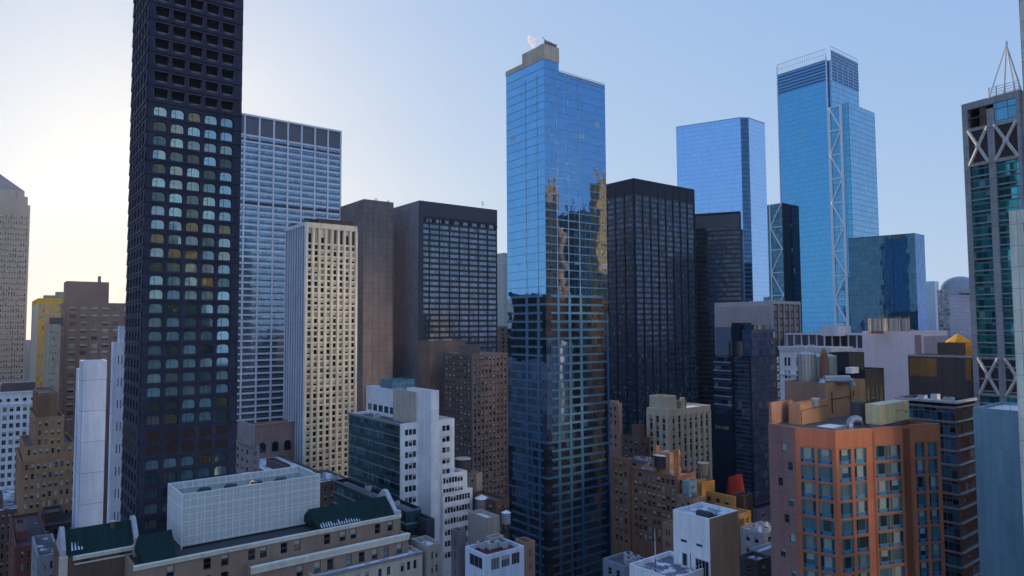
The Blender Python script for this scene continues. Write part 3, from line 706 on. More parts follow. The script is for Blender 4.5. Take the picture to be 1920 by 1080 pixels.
# yellow building
YEL=wall((.75,.45,.05),.1); 
GY=curtain((.3,.35,.36),1.6,3.3,.3,.3,span=.3,scol=(.78,.47,.06),line=.5,lcol=(.72,.42,.05),jit=.3,blind=.5,bcol=(.75,.45,.07),srough=.7)
GY2=curtain((.4,.45,.5),1.6,3.3,.4,.3,span=.3,scol=(.6,.55,.4),line=.3,lcol=(.55,.5,.4),jit=.3,blind=.4,bcol=(.7,.5,.15))
u2=mk('yellow_panelled_building','bright yellow panelled building with speckled glass, far left behind the pink-brown block','building',400,72,559,60,138)
u2.shell(YEL,skip=('R','L'),rmat=DRF); zt=u2.H; zz=zt-3.2
u2.glass('R',YEL,zz,zt,'yellow_band'); u2.glass('R',GY,0,zz); u2.glass('L',YEL,zz,zt,'yellow_band'); u2.glass('L',GY2,0,zz)
ph=sub(u2,3,22,4,12,zt+2,zt-.9); ph.shell(wall((.3,.3,.3)),name='roof_plant'); ph=sub(u2,9,21,5,12,zt+4.2,zt-.9); ph.shell(wall((.28,.27,.25)),name='roof_plant')
# forked ornament
b=P(137,563,395); m=MB()
m.cyl((b.x,b.y),3.4,b.z-3,b.z+.5,0,12,1.2); m.cyl((b.x,b.y),1.3,b.z+.5,b.z+3.5,0,12,.55); m.cyl((b.x,b.y),.95,b.z+3.4,b.z+3.9,0,12)
prev=None
for s in (-1,1):
    prev=(b.x,b.y,b.z+3.9)
    for t in range(1,7):
        a=t/6*1.7; q=(b.x+s*1.35*math.sin(a),b.y,b.z+3.9+1.9*(1-math.cos(a))+ (t/6)**2*1.6); m.bar(prev,q,.42-.04*t,0,8,.42-.04*(t+1)); prev=q
tag(m.build('forked_roof_ornament',plain((.3,.3,.34),.5),None,(b.x,b.y,b.z-3)),'pale forked ornament on a tapering pedestal beside the yellow building','ornament')
# pink-brown block
PNK=wall((.30,.18,.165),.15)
u3=mk('pink_brown_block','pink-brown masonry block with a windowless penthouse, far left behind the white slabs','building',345,122,567,115,252)
u3.shell(PNK,skip=('R','L'),rmat=DRF); zb=P(152,800,345).z
simple_face(u3,'R',PNK,6,3.75,2.1,2.2,.62,zb,g=GL_LIT()); simple_face(u3,'L',PNK,4,3.75,2.1,2.2,.5,zb)
mb=MB(); u3.grid('R',mb,n_v=6,vw=.5,vd=.3,z0=zb,a0=.7,a1=u3.face('R')[3]-.7); mb.build('pier',PNK,u3.root)
u3.put_windows(); w=u3.face('R')[3]; wl=u3.face('L')[3]
ph=sub(u3,-0+.5,w*.62,1,wl*.8,P(170,528,352).z,u3.H-.9); ph.shell(PNK,name='penthouse',par=.4)
mb=MB(); c=ph.pts[0]+(ph.pts[1]-ph.pts[0])*.66; mb.cyl((c.x+1,c.y+2),.75,ph.H-1,ph.H+3,0,10); mb.build('chimney',PNK,u3.root)
# slim beige building
u4=mk('slim_beige_building','slim pale beige building with a dark water-tank screen, in front of the yellow one','building',330,89,608,85,113)
SB=wall((.42,.38,.3),.25); u4.shell(SB,skip=('R',),rmat=DRF); simple_face(u4,'R',SB,3,3.3,1.3,3,.35,P(92,730,330).z,g=GL_LIT()); u4.put_windows()
ph=sub(u4,1,6.5,1,5,u4.H+3.2,u4.H-.9); ph.shell(wall((.08,.08,.1)),name='tank_screen')
# white building with round windows
WH=wall((.76,.77,.82),.12)
v1=mk('white_office_with_round_windows','white office block with a row of round windows under its roof, lower left edge','building',275,-28,737,-30,72)
v1.shell(WH,skip=('R',),rmat=roofmat((.1,.06,.08),.2))
simple_face(v1,'R',WH,7,3.3,1.9,6.2,.6,P(68,935,275).z,kinds=('m0','t0','m1'),g=GL_DARK()); v1.put_windows()
o,u,n,w=v1.face('R'); fr=FR(o,u,n)
for i in range(6):
    mb=MB(); c=fr(2.2+i*(w-4)/5,.03,v1.H-3.4); pts=[]
    for k in range(14): a=2*math.pi*k/14; pts.append((c[0]+u.x*math.cos(a)*.7,c[1]+u.y*math.cos(a)*.7,c[2]+math.sin(a)*.7))
    mb.poly(pts); mb.build('round_window',GL_DARK(),v1.root)
mb=MB(); v1.grid('R',mb,pitch=90,hh=.7,hd=.5,z0=v1.H-5,z1=v1.H+.1); v1.grid('R',mb,pitch=90,hh=.35,hd=.35,z0=v1.H-6,z1=v1.H-5); mb.build('cornice',WH,v1.root)
ph=sub(v1,w*.3,w*.95,3,10,v1.H+3,v1.H-.9); ph.shell(wall((.12,.08,.1)),name='roof_shed')
# brown terracotta stepped tower
TC=wall((.36,.21,.12),.3,streak=.35); TCd=wall((.26,.16,.11),.3)
v2=mk('terracotta_stepped_tower','stepped orange-brown terracotta tower with a dark lantern top, lower left','building',238,38,866,30,150)
w,wl=v2.face('R')[3],v2.face('L')[3]; print('terracotta',w,wl,v2.H)
v2.shell(TC,skip=('R','L'),rmat=DRF)
for k,nb in (('L',3),('R',9)): simple_face(v2,k,TC,nb,3.3,1.9,1.3,.55,P(60,1010,238).z,kinds=('s0','s1','s2','s3'),g=GL_BLUE())
def tier(b,r0,r1,l0,l1,ytop,mat,nb,nl,z0,name='upper_tier_wall',top=1.4):
    t=sub(b,r0,r1,l0,l1,P(60,ytop,b.pts[0].y+l0*.7).z,z0); t.shell(mat,skip=('R','L'),name=name)
    for k,n_ in (('L',nl),('R',nb)):
        w_=t.face(k)[3]; t.punch(k,mat,cols(w_,n_,.5,.6,.6),rows(t.H-top,t.z0+.3,3.2,1.8),.25,kinds=('s0','s1','s2'),gmat=GL_BLUE())
    b.wins+=t.wins; t.wins=[]; return t
ta_=tier(v2,1.0,w-1.5,1.2,wl-1,838,TC,8,3,v2.H-1); tb_=tier(v2,w*.22,w*.72,2,wl-1.5,785,TC,4,2,ta_.H-1)
v2.put_windows()
lt=sub(v2,w*.28,w*.6,3,wl-2.5,tb_.H+8.5,tb_.H-1); lt.shell(TCd,name='lantern_wall'); mb=MB()
for k in 'LR': lt.grid(k,mb,n_v=6,vw=.35,vd=.3,z0=tb_.H,z1=lt.H-.5)
mb.build('lantern_pilaster',TCd,v2.root)
# white slabs
CN=wall((.68,.73,.84),.14,panel=(6.5,9.5,.22),pcol=(.42,.45,.54),streak=.2)
v3=mk('blank_white_slab','blank pale concrete slab scored with a panel grid, left of the dark arched tower','building',212,155,677,149,201)
v3.shell(CN,rmat=CRV)
v4=mk('white_slab_with_narrow_windows','white slab with narrow dark windows and a rust-red roof box, against the dark arched tower','building',205,213,642,209,246)
v4.shell(CN,skip=('R',),rmat=CRV); simple_face(v4,'R',wall((.68,.73,.84),.14),3,6.6,2.6,4,.3,20,kinds=('00',),g=GL_DARK()); v4.put_windows()
ph=sub(v4,1.6,v4.face('R')[3],.5,v4.face('L')[3],P(225,611,206).z,v4.H-.9); ph.shell(CN,name='upper_wall'); ph=sub(v4,3.2,v4.face('R')[3],1,v4.face('L')[3],P(233,598,206).z,v4.H-.9); ph.shell(wall((.3,.09,.08)),name='red_roof_box')
v3b=mk('low_white_annex','short white annex stepped against the left side of the blank slab','building',222,146,692,143,156); v3b.shell(CN,rmat=CRV)
# low dark houses at the bottom left
RB=wall((.16,.06,.055),.25); 
def low(name,label,d,nx,ny,lx,rx,mat,nR=3,nL=3,p=3.3,h=1.8,roof=None,snow=.3,g=None,kinds=('s0','s1'),frac=.45,ly=None,ry=None,cat='building',top=1.6,bot=None,pent=None,pmat=None):
    b=mk(name,label,cat,d,nx,ny,lx,rx,ly,ry); sk=[k for k,n_ in (('R',nR),('L',nL)) if n_]
    b.shell(mat,skip=sk,rmat=roofmat(roof or (.1,.1,.11),snow))
    bt=(P(nx,1100,d).z if bot is None else bot); bt=max(bt,3)
    for k,n_ in (('R',nR),('L',nL)):
        if n_: simple_face(b,k,mat,n_,p,h,top,frac,bt,kinds=kinds,g=g)
    b.put_windows()
    if pent:
        r0,r1,l0,l1,hh=pent; W1,W2=b.face('R')[3],b.face('L')[3]
        ph=sub(b,r0*W1,r1*W1,l0*W2,l1*W2,b.H+hh,b.H-.9); ph.shell(pmat or mat,name='penthouse')
    elif b.face('R')[3]>7 and b.face('L')[3]>7: LOWS.append((b,4))
    return b
low('red_brick_house','low red-brick house with one blue window and a pale coping, bottom left corner',190,28,1026,18,92,RB,4,1,g=GL_BLUE(),roof=(.05,.05,.07),pent=(.1,.4,.2,.6,2))
low('small_grey_house','small pale grey house with blue windows left of the hotel gable',165,70,1044,60,112,wall((.28,.28,.32)),2,1,g=GL_BLUE(),roof=(.08,.08,.1),snow=.4)
low('dark_flat_roofed_house','dark flat-roofed house with a white roof unit, behind the red-brick house',225,60,990,52,148,wall((.07,.05,.055)),5,1,roof=(.04,.04,.05),snow=.1,pent=(.3,.7,.3,.7,2.5))
low('snowy_roofed_house','low brown house with a snow-patched roof at the lower left edge',240,-30,962,-33,42,wall((.13,.09,.09)),5,1,roof=(.07,.08,.1),snow=.5,pent=(.1,.5,.1,.3,3))

# ================= middle background =================
ARC=wall((.27,.2,.19),.2)
w5=mk('arcaded_stone_building','old stone building with a row of round arches under a pink roof','building',330,452,800,440,560)
w5.shell(ARC,rmat=roofmat((.42,.18,.2)))
o,u,n,w=w5.face('R'); fr=FR(o,u,n); z0_=P(480,850,335).z
for i in range(5):
    mb=MB(); c=4+i*6.2; pts=[fr(c-1.7,.05,z0_),fr(c+1.7,.05,z0_)]+[fr(c+1.7*math.cos(t*math.pi/8),.05,z0_+3.2+1.7*math.sin(t*math.pi/8)) for t in range(9)]
    mb.poly(pts); mb.build('arched_window',GL_DARK(),w5.root)
    mb=MB(); 
    for s in (-1,1): mb.box(fr,c+s*1.9-.2,c+s*1.9+.2,.03,.25,z0_-1,z0_+3.4)
    mb.build('pilaster',ARC,w5.root)
mb=MB(); w5.grid('R',mb,pitch=90,hh=.6,hd=.6,z0=w5.H-1,z1=w5.H+.2); w5.grid('R',mb,pitch=90,hh=.4,hd=.4,z0=w5.H-3,z1=w5.H-4.5); mb.build('cornice',ARC,w5.root)
w6=low('narrow_stone_house','narrow grey stone house with a setback top, right of the dark arched tower',260,470,838,440,487,wall((.33,.31,.33)),2,3,g=GL_DARK(),pent=(0,.45,0,.8,8))
low('mixed_brown_rowhouse','brown row building behind the white lattice box',250,600,905,560,655,wall((.2,.13,.11)),4,3,g=GL_DARK(),roof=(.12,.12,.14),snow=.5)
low('snow_roofed_rowhouse','low building with a snowy roof at the foot of the striped tower',290,520,895,450,600,wall((.16,.11,.1)),5,4,roof=(.15,.15,.18),snow=.55,pent=(.3,.5,.2,.6,2.5))
# distant slivers
LOWS.append((v1,2))
y1=mk('distant_pale_tower','distant pale grey-green tower seen in the gap left of the central glass tower','tower',900,944,474,930,960)
y1.shell(curtain((.3,.36,.4),2,4,.4,.3,span=.4,scol=(.35,.37,.38),line=.3,lcol=(.3,.3,.3),jit=.2),rmat=DRF)
y2=mk('distant_sky_blue_tower','distant plain sky-blue tower right of the dark blue glass block','tower',1000,1752,527,1728,1760)
y2.shell(curtain((.4,.52,.66),2,4,.5,.2,line=.1,jit=.1),rmat=DRF)
y3=low('distant_brown_block','distant brown block low in the gap behind the charcoal grid tower',520,938,612,915,965,wall((.22,.17,.16)),3,2,bot=60)
# domed tower
DG2=curtain((.08,.10,.20),2.6,3.6,.5,.15,span=.28,scol=(.33,.33,.42),line=.6,lcol=(.33,.33,.42),jit=.3,blind=.1,bcol=(.35,.35,.4))
y4=mk('domed_office_tower','far grid-fronted office tower with a pale round dome on top, left of the cross-braced tower','tower',640,1779,543,1757,1850)
y4.shell(wall((.4,.4,.48)),skip=('R','L'),rmat=DRF); y4.glass('R',DG2,0,y4.H-4); y4.glass('R',wall((.4,.45,.52)),y4.H-4,y4.H,'top_band'); y4.glass('L',curtain((.3,.33,.36),1.8,3.6,.5,.2,span=.3,scol=(.3,.3,.34),line=.4,lcol=(.35,.35,.4),jit=.7,blind=.3,bcol=(.6,.6,.55)),0,y4.H)
dr_=P(1800,540,668); zt4=y4.H
mb=MB(); mb.cyl((dr_.x,dr_.y),17.6,zt4-3,zt4+1.5,0,40); mb.build('dome_drum',wall((.42,.46,.5)),y4.root)
mb=MB(); R0=16.4; c=(dr_.x,dr_.y); zc0=zt4+1.5; prev=None
for k in range(0,10):
    a=k/9*math.pi/2; ring=[(c[0]+R0*math.cos(a)*math.cos(t),c[1]+R0*math.cos(a)*math.sin(t),zc0+R0*.78*math.sin(a)) for t in [2*math.pi*j/32 for j in range(32)]]
    if prev:
        for j in range(32): mb.poly([prev[j],prev[(j+1)%32],ring[(j+1)%32],ring[j]])
    prev=ring
mb.build('dome',curtain((.32,.36,.4),3,3,.5,.35,line=.2,lcol=(.3,.28,.25),jit=.1),y4.root)

# ================= white stepped building with curtain wall =================
WS=wall((.82,.83,.86),.1,streak=.18,panel=(4.5,3.4,.05),pcol=(.6,.61,.66))
x1=mk('white_stepped_building','white stepped office building with a teal glass left wing and square windows, lower centre left','building',205,750,795,654,852)
o_=x1.pts[0]; wR=x1.face('R')[3]; wL=x1.face('L')[3]; print('stepped',wR,wL,x1.H)
x1.shell(WS,skip=('R','L'),rmat=roofmat((.1,.11,.13),.2)); zt=x1.H
GX=curtain((.08,.20,.24),1.25,3.5,.75,.05,span=.3,scol=(.03,.08,.10),line=.10,lcol=(.03,.07,.09),jit=.6,tl=.012,wob=.01,blind=.18,bcol=(.2,.26,.27))
zb=P(750,925,205).z; N_=P(750,795,205); aR=lambda px: along(N_,DR,px)
x1.glass('L',GX,0,zt-.6); mb=MB(); x1.grid('L',mb,pitch=3.5,hh=.25,hd=.12,z0=zb-20,z1=zt-.2); o,u,n,w=x1.face('L'); mb.box(FR(o,u,n),0,w,-.1,.35,zt-.6,zt+.05); mb.build('storey_trim',plain((.18,.25,.28),.5),x1.root)
o,u,n,w=x1.face('R'); zr0=P(759,806,206).z
A,B_,C_,D_=aR(759),aR(781),aR(829),aR(844); t3_=(B_-A)/3; t2_=(D_-C_)/2
x1.punch('R',WS,[(A+i*t3_+.07,A+(i+1)*t3_-.07) for i in range(3)]+[(C_+i*t2_+.07,C_+(i+1)*t2_-.07) for i in range(2)],rows(zr0,zb-18,3.35,1.75),.25,kinds=('00','s0','01','00'),gmat=GL_DARK(),fmat=plain((.3,.3,.33)))
# stair shaft that stands out from the right face
Q=o+u*(B_+.5); Qz=Vector((Q.x,Q.y,zt)); s_=-along(Qz,DL,808); Q2=Q-DL*s_; q2z=Vector((Q2.x,Q2.y,zt+9)); sw_=along(q2z,DR,823)
zsh=P(808,733,Q2.y).z; print('shaft',s_,sw_)
sh=Bld(None,None,None,[Q2,Q2+DR*sw_,Q2+DR*sw_+DL*(s_+7),Q2+DL*(s_+7)],zsh,0,root=x1.root); sh.shell(WS,name='stair_shaft_wall')
def pblk(d,nx,ny,lx,rx,zb_,mat,name,**k):
    pts,h=quad(d,nx,ny,lx,rx); b=Bld(None,None,None,pts,h,zb_,root=x1.root); b.shell(mat,name=name,**k); return b
pblk(209,779,735,737,800,zt-.9,wall((.5,.46,.40),.12,panel=(4.5,3.4,.05)),'penthouse_wall')
pb_=pblk(224,742,731,687,760,zt-.9,WS,'penthouse_wall',skip=('L',)); pb_.punch('L',WS,cols(pb_.face('L')[3],5,.75,.6,.6),[(pb_.z0+1.1,pb_.z0+3.4)],.2,kinds=('m0','00','01'),gmat=GL_BLUE()); x1.wins+=pb_.wins
pblk(228,736,713,714,778,zt,curtain((.10,.22,.30),1.5,3,.4,.3,line=.15,lcol=(.2,.35,.45),jit=.3),'blue_plant_room')
zz_=P(870,888,213).z
for i,(xr,z_) in enumerate(((874,P(868,889,214).z),(881,P(874,926,212).z))):
    w_=aR(xr); f_=.5+.9*i
    st=Bld(None,None,None,[o+u*(aR(826))+n*f_,o+u*w_+n*f_,o+u*w_-n*9,o+u*(aR(826))-n*9],z_,0,root=x1.root); st.shell(WS,skip=('R',),name='setback_wall')
    ww=st.face('R')[3]; st.punch('R',WS,[(.7+j*1.05,1.62+j*1.05) for j in range(int((ww-1.2)/1.05))],rows(z_-1.2,zb-22,3.35,1.75),.25,kinds=('00','s0','01'),gmat=GL_DARK()); x1.wins+=st.wins
x1.put_windows(100)
# lower glass annex on the left
xa=mk('low_teal_glass_annex','low dark teal glass annex at the left foot of the white stepped building','building',182,762,957,627,790)
xa.shell(BLK,skip=('L','R'),rmat=roofmat((.16,.17,.2),.3)); xa.glass('L',GX,0,xa.H-.5); xa.glass('R',GX,0,xa.H-.5); mb=MB(); xa.grid('L',mb,pitch=3.4,hh=.4,hd=.3,z0=xa.H-14,z1=xa.H); xa.grid('R',mb,pitch=3.4,hh=.4,hd=.3,z0=xa.H-14,z1=xa.H); mb.build('storey_trim',plain((.2,.22,.27),.5),xa.root)
# ================= hotel with green mansard, bottom left =================
HB=wall((.34,.235,.18),.2,streak=.2); HS=wall((.60,.52,.43),.15,panel=(1.6,.8,.03)); HC=wall((.78,.74,.64),.1); GRN=wall((.008,.034,.032),.3,rough=.6,panel=(.6,60,.08),pcol=(.006,.03,.028),streak=.4)
dA=150.0
A1=P(751,964,dA+22); dr,dl=dirs()
def run(anchor,lx,rx,fwd=0.0):
    """front edge through anchor, from picture column lx to rx, moved towards the street by fwd"""
    a=Vector(anchor); return XY(a+dr*along(a,dr,lx)), XY(a+dr*along(a,dr,rx)), a.z
hot=empty('hotel_with_green_mansard',(A1.x,A1.y,0),'long brown brick hotel with cream cornices and a green mansard roof, bottom left','building')
pA0,pA1,zA_=run(A1,250,751)
bA=Bld(None,None,None,[pA0,pA1,pA1+dl*16,pA0+dl*16],zA_,0,root=hot); print('hotel',(pA1-pA0).length,zA_)
w=bA.face('R')[3]; bA.shell(HB,skip=('R',),rmat=DRF)
cs=[(a-.75,a+.75) for a in [w-2.8,w-6.2,w-12.5,w-15.2,w-19.0,w-26,w-29,w-33.5,w-36.0,w-41.5,w-45,w-52] if a>1]
bA.punch('R',HB,cs,[(zA_-3.6,zA_-1.3),(zA_-7.2,zA_-4.8)],.4,kinds=('s0','s1','s0','s2'),gmat=GL_DARK(),fmat=plain((.12,.09,.08)),zlo=zA_-12)
def cornice(b,k,z,h,d,mat,a0=0,a1=None,name='cornice'):
    o,u,n,w=b.face(k); a1=w if a1 is None else a1; fr=FR(o,u,n); mb=MB()
    mb.box(fr,a0,a1,-.05,d*.55,z-h,z-h*.5); mb.box(fr,a0,a1,-.06,d*.8,z-h*.5+.003,z-h*.2); mb.box(fr,a0,a1,-.3,d,z-h*.2+.003,z); return mb.build(name,mat,b.root)
cornice(bA,'R',zA_+.05,.9,.6,HC)
# mansard: slope up from the cornice
def slope(b,a0,a1,z0,rise,back,name='mansard_roof'):
    o,u,n,w=b.face('R'); fr=FR(o,u,n); mb=MB(); L=math.hypot(rise,back)
    mb.poly([fr(a0,-.2,z0),fr(a1,-.2,z0),fr(a1,-back,z0+rise),fr(a0,-back,z0+rise)],0,[(a0,0),(a1,0),(a1,L),(a0,L)])
    mb.poly([fr(a0,-back,z0+rise),fr(a1,-back,z0+rise),fr(a1,-2*back,z0),fr(a0,-2*back,z0)],0,[(a0,0),(a1,0),(a1,L),(a0,L)])
    for a in (a0,a1): mb.poly([fr(a,-.2,z0),fr(a,-back,z0+rise),fr(a,-2*back,z0)])
    a=a0+.3
    while a<a1:
        mb.bar(fr(a,-.2,z0+.05),fr(a,-back,z0+rise+.05),.05,0,4); a+=.6
    return mb.build(name,GRN,b.root)
am=along(A1,dr,596)-along(A1,dr,250); al=along(A1,dr,332)-along(A1,dr,250); a_l=along(A1,dr,268)-along(A1,dr,250)
slope(bA,am,w-1.3,zA_+.05,3.6,5.4); slope(bA,a_l,al,zA_+.05,4.4,5.4)
# white coped gable at the right end
fr=FR(*bA.face('R')[:3]); mb=MB()
mb.poly([fr(w-1.3,.1,zA_),fr(w-1.3,-6.2,zA_+4.9),fr(w-1.3,-7.2,zA_+4.9),fr(w-1.3,-13,zA_)]); 
for a in (w-1.35,w-.3): mb.poly([fr(a,.1,zA_),fr(a,-5.9,zA_+4.9),fr(a,-7.4,zA_+4.9),fr(a,-13,zA_)])
mb.poly([fr(w-1.35,.1,zA_),fr(w-.3,.1,zA_),fr(w-.3,-5.9,zA_+4.9),fr(w-1.35,-5.9,zA_+4.9)]); mb.poly([fr(w-1.35,-7.4,zA_+4.9),fr(w-.3,-7.4,zA_+4.9),fr(w-.3,-5.9,zA_+4.9),fr(w-1.35,-5.9,zA_+4.9)])
mb.box(fr,w-1.5,w-.1,-.9,.5,zA_,zA_+1.0)
mb.build('gable_coping',wall((.52,.52,.56),.1),hot)
# snow streaks caught in the seams of the mansard
mb=MB(); rnd=random.Random(3)
sa=along(A1,dr,604)-along(A1,dr,250); sb=along(A1,dr,675)-along(A1,dr,250)
for k in range(16):
    a=sa+(sb-sa)*k/15; L=rnd.uniform(.9,2.2)*(1-k/30); t=L/6.5
    b0=.5; p0=(-.2-5.2*.03,zA_+.05+3.6*.03+.1); p1=(-.2-5.2*(.03+t),zA_+.05+3.6*(.03+t)+.1)
    mb.poly([fr(a,p0[0],p0[1]),fr(a+.3,p0[0],p0[1]),fr(a+.22,p1[0],p1[1]),fr(a+.05,p1[0],p1[1])])
mb.build('snow_streaks',plain((.7,.75,.85),.8),hot)
# second tier
pB0,pB1,zB_=run(P(766,1001,dA+19.5),470,766)
bB=Bld(None,None,None,[pB0,pB1,pB1+dl*6,pB0+dl*6],zB_,0,root=hot); bB.shell(HB,skip=('R',),name='second_tier_wall',rmat=roofmat((.2,.2,.24),.5)); wB=bB.face('R')[3]
bB.punch('R',HB,[(a-.75,a+.75) for a in [wB-2.5,wB-6,wB-9,wB-12.3,wB-15.5,wB-20,wB-23,wB-27] if a>1],[(zB_-4.2,zB_-1.8)],.4,kinds=('s0','s1','s2'),gmat=GL_BLUE(),fmat=plain((.12,.09,.08)),zlo=zB_-10)
cornice(bB,'R',zB_+.3,1.5,.9,HC)
# third tier with arched stone windows
pC0,pC1,zC_=run(P(792,1034,dA+17.5),590,792)
bC=Bld(None,None,None,[pC0,pC1,pC1+dl*7,pC0+dl*7],zC_,0,root=hot); bC.shell(HS,skip=('R',),name='stone_tier_wall',rmat=roofmat((.2,.22,.28),.85)); wC=bC.face('R')[3]
bC.punch('R',HS,[(a-.45,a+.45) for a in [wC-2.0,wC-3.7,wC-5.4,wC-9.0,wC-11.2,wC-14.5,wC-16.8] if a>1],[(zC_-3.6,zC_-1.6)],.35,kinds=('s0','s1'),gmat=GL_DARK(),fmat=plain((.12,.1,.09)),zlo=zC_-10)
cornice(bC,'R',zC_+.15,.6,.5,wall((.3,.32,.38),.3))
mb=MB(); frC=FR(*bC.face('R')[:3]); 
for a,l in ((wC-9,5),(wC-14,2.5),(wC-19,4)): mb.box(frC,a,a+l,-.2,.3,zC_+.155,zC_+.34)
mb.build('snow_on_ledge',plain((.72,.76,.86),.8),hot)
bA.wins+=bB.wins+bC.wins; bA.put_windows()
# terrace on the hotel
pD0,pD1,zD=run(P(512,1062,dA+8),395,512)
mb=MB(); bD=Bld(None,None,None,[pD0,pD1,pD1+dl*3,pD0+dl*3],zD,0,root=hot); bD.shell(HB,name='terrace_wall',rmat=roofmat((.06,.07,.09),.3))
# left gabled wing
LW=empty('gabled_hotel_wing',(0,0,0),'brick hotel wing with a green pitched roof between two pale stone gables, bottom left','building')
pE0,pE1,zE=run(P(257,1022,145),112,262)
LW.location=(pE0.x,pE0.y,0)
bE=Bld(None,None,None,[pE0,pE1,pE1+dl*14,pE0+dl*14],zE,0,root=LW); wE=bE.face('R')[3]; print('wing',wE,zE)
bE.shell(wall((.17,.11,.09),.25,panel=(.5,.25,.03)),rmat=DRF); slope(bE,.9,wE-.9,zE+.05,4.2,5.0)
cornice(bE,'R',zE+.05,.8,.6,HC,2.2); frE=FR(*bE.face('R')[:3])
mb=MB(); mb.box(frE,2.5,wE-1.2,.01,.15,zE-1.7,zE-1.45)
mb.build('string_course',HC,LW)
mb=MB(); 
for a in (wE*.32,wE*.78): mb.box(frE,a-.7,a+.7,.02,.08,zE-1.35,zE-1.0)
mb.build('louvre',plain((.03,.02,.02)),LW)
mb=MB()
for a in (0,wE-1.2):
    mb.box(frE,a-.1,a+1.3,-.6,.65,zE-9,zE+.3)
mb.build('stone_pier',HS,LW)
for a in (.2,wE-1.0):
    mb=MB()
    for aa in (a,a+.8): mb.poly([frE(aa,.2,zE),frE(aa,.2,zE+1.6),frE(aa,-3.9,zE+4.9),frE(aa,-5.6,zE+4.9),frE(aa,-11,zE+.2)])
    mb.poly([frE(a,.2,zE),frE(a+.8,.2,zE),frE(a+.8,.2,zE+1.6),frE(a,.2,zE+1.6)]); mb.poly([frE(a,.2,zE+1.6),frE(a+.8,.2,zE+1.6),frE(a+.8,-3.9,zE+4.9),frE(a,-3.9,zE+4.9)]); mb.poly([frE(a,-5.6,zE+4.9),frE(a+.8,-5.6,zE+4.9),frE(a+.8,-3.9,zE+4.9),frE(a,-3.9,zE+4.9)])
    mb.build('stone_gable',wall((.42,.42,.45),.2),LW)
mb=MB(); mb.cyl(frE(wE-.6,-.3,0)[:2],.35,zE+.3,zE+1.6,0,10,.2); mb.cyl(frE(wE-.6,-.3,0)[:2],.55,zE+1.5,zE+1.9,0,10,.2); mb.build('urn_finial',wall((.5,.5,.54)),LW)
mb=MB()
for k in range(4): 
    a=2.0+k*.55; mb.poly([frE(a,-.9,zE+.9),frE(a+.3,-.9,zE+.9),frE(a+.25,-2.4-.3*k%2,zE+2.15),frE(a+.1,-2.4,zE+2.15)])
mb.build('snow_streaks',plain((.7,.76,.9),.8),LW)
mb=MB(); mb.cyl(frE(wE*.68,-4.2,0)[:2],.45,zE+1.5,zE+4.6,0,10); mb.build('chimney',wall((.16,.08,.06)),LW)
mb=MB(); mb.cyl(frE(wE*.68,-4.2,0)[:2],.55,zE+4.6,zE+4.8,0,10); mb.build('chimney_cap',plain((.6,.6,.6)),LW)

# white lattice box
LT=None
lb=mk('white_lattice_screen_box','big open-topped box screened with white lattice panels, standing on the hotel roof','screen box',dA-1,342,927,316,599)
zt=lb.H; zb=P(342,1034,dA-1).z; print('lattice',lb.face('R')[3],lb.face('L')[3],zt-zb); lb.root.location.z=zb
def lattice(col,dark):
    m,n,b=newmat("lattice"); B=NB(n); uv=B.N('ShaderNodeUVMap').outputs[0]; sx=B.N('ShaderNodeSeparateXYZ'); B.L(uv,sx.inputs[0])
    def g(c,p,t): return B.math('LESS_THAN',B.math('FRACT',B.math('DIVIDE',c,p)),t)
    fine=B.math('MAXIMUM',g(sx.outputs[0],.26,.42),g(sx.outputs[1],.26,.42)); mid=B.math('MAXIMUM',g(sx.outputs[0],1.5,.08),g(sx.outputs[1],1.55,.07))
    pos=B.N('ShaderNodeNewGeometry').outputs['Position']; n1=B.noise(pos,.5,3)
    c=B.mix(fine,dark,col); c=B.mix(mid,c,tuple(min(1,x*1.25) for x in col)); c=B.mix(.35,c,B.mix(n1,(.5,.5,.5),(1,1,1)),'MULTIPLY')
    B.L(c,b.inputs['Base Color']); b.inputs['Roughness'].default_value=.7
    return m
LTM=lattice((.76,.79,.78),(.40,.44,.46)); WTR=plain((.82,.84,.86),.6)
for i in range(4):
    o,u,n,w=lb.edge(i); fr=FR(o,u,n); mb=MB(); 
    mb.box(fr,.02,w-.02,-.12,0,zb+.9,zt-.1); mb.build('lattice_panel',LTM,lb.root)
    mb=MB(); mb.box(fr,-.12,.12,-.12,.12,zb,zt); mb.box(fr,.12,w-.12,-.13,.06,zt-.25,zt+.003)
    nz=2
    for z in (zb+.9+(zt-zb)*.36,zb+.9+(zt-zb)*.66): mb.box(fr,.12,w-.12,-.02,.05,z,z+.08)
    a=w/8
    while a<w-.3: mb.box(fr,a-.03,a+.03,-.02,.045,zb+.9,zt-.26); a+=w/8
    mb.build('white_frame',WTR,lb.root)
o,u,n,w=lb.face('R'); wl=lb.face('L')[3]; v=lb.face('L')[1]; fi=FR(o,u,v)
mb=MB(); mb.box(fi,.4,w-.4,1.2,1.3,zt-1.2,zt-1.1)
a=1.2
while a<w: mb.bar(fi(a,.1,zt-.1),fi(a,wl-.1,zt-.1) if 0 else fi(a,1.25,zt-1.1),.05,0,4); mb.bar(fi(a,wl-.1,zt-.15),fi(a,wl-1.4,zt-1.3),.06,0,4); a+=1.9
mb.box(fi,.3,w-.3,wl-1.45,wl-1.3,zt-1.35,zt-1.2); mb.build('inner_truss',WTR,lb.root)
mb=MB(); mb.box(fi,.2,w-.2,.2,wl-.2,zt-5,zt-4.6); mb.build('inner_deck',plain((.06,.08,.1)),lb.root)
for k in range(4):
    mb=MB(); c=fi(w*(.2+.19*k),wl*.5,0); mb.cyl(c[:2],1.5,zt-4.5,zt-1.1,0,20); mb.cyl(c[:2],1.25,zt-1.1,zt-.8,0,20); mb.build('cooling_fan',plain((.05,.07,.09),.5),lb.root)
mb=MB()
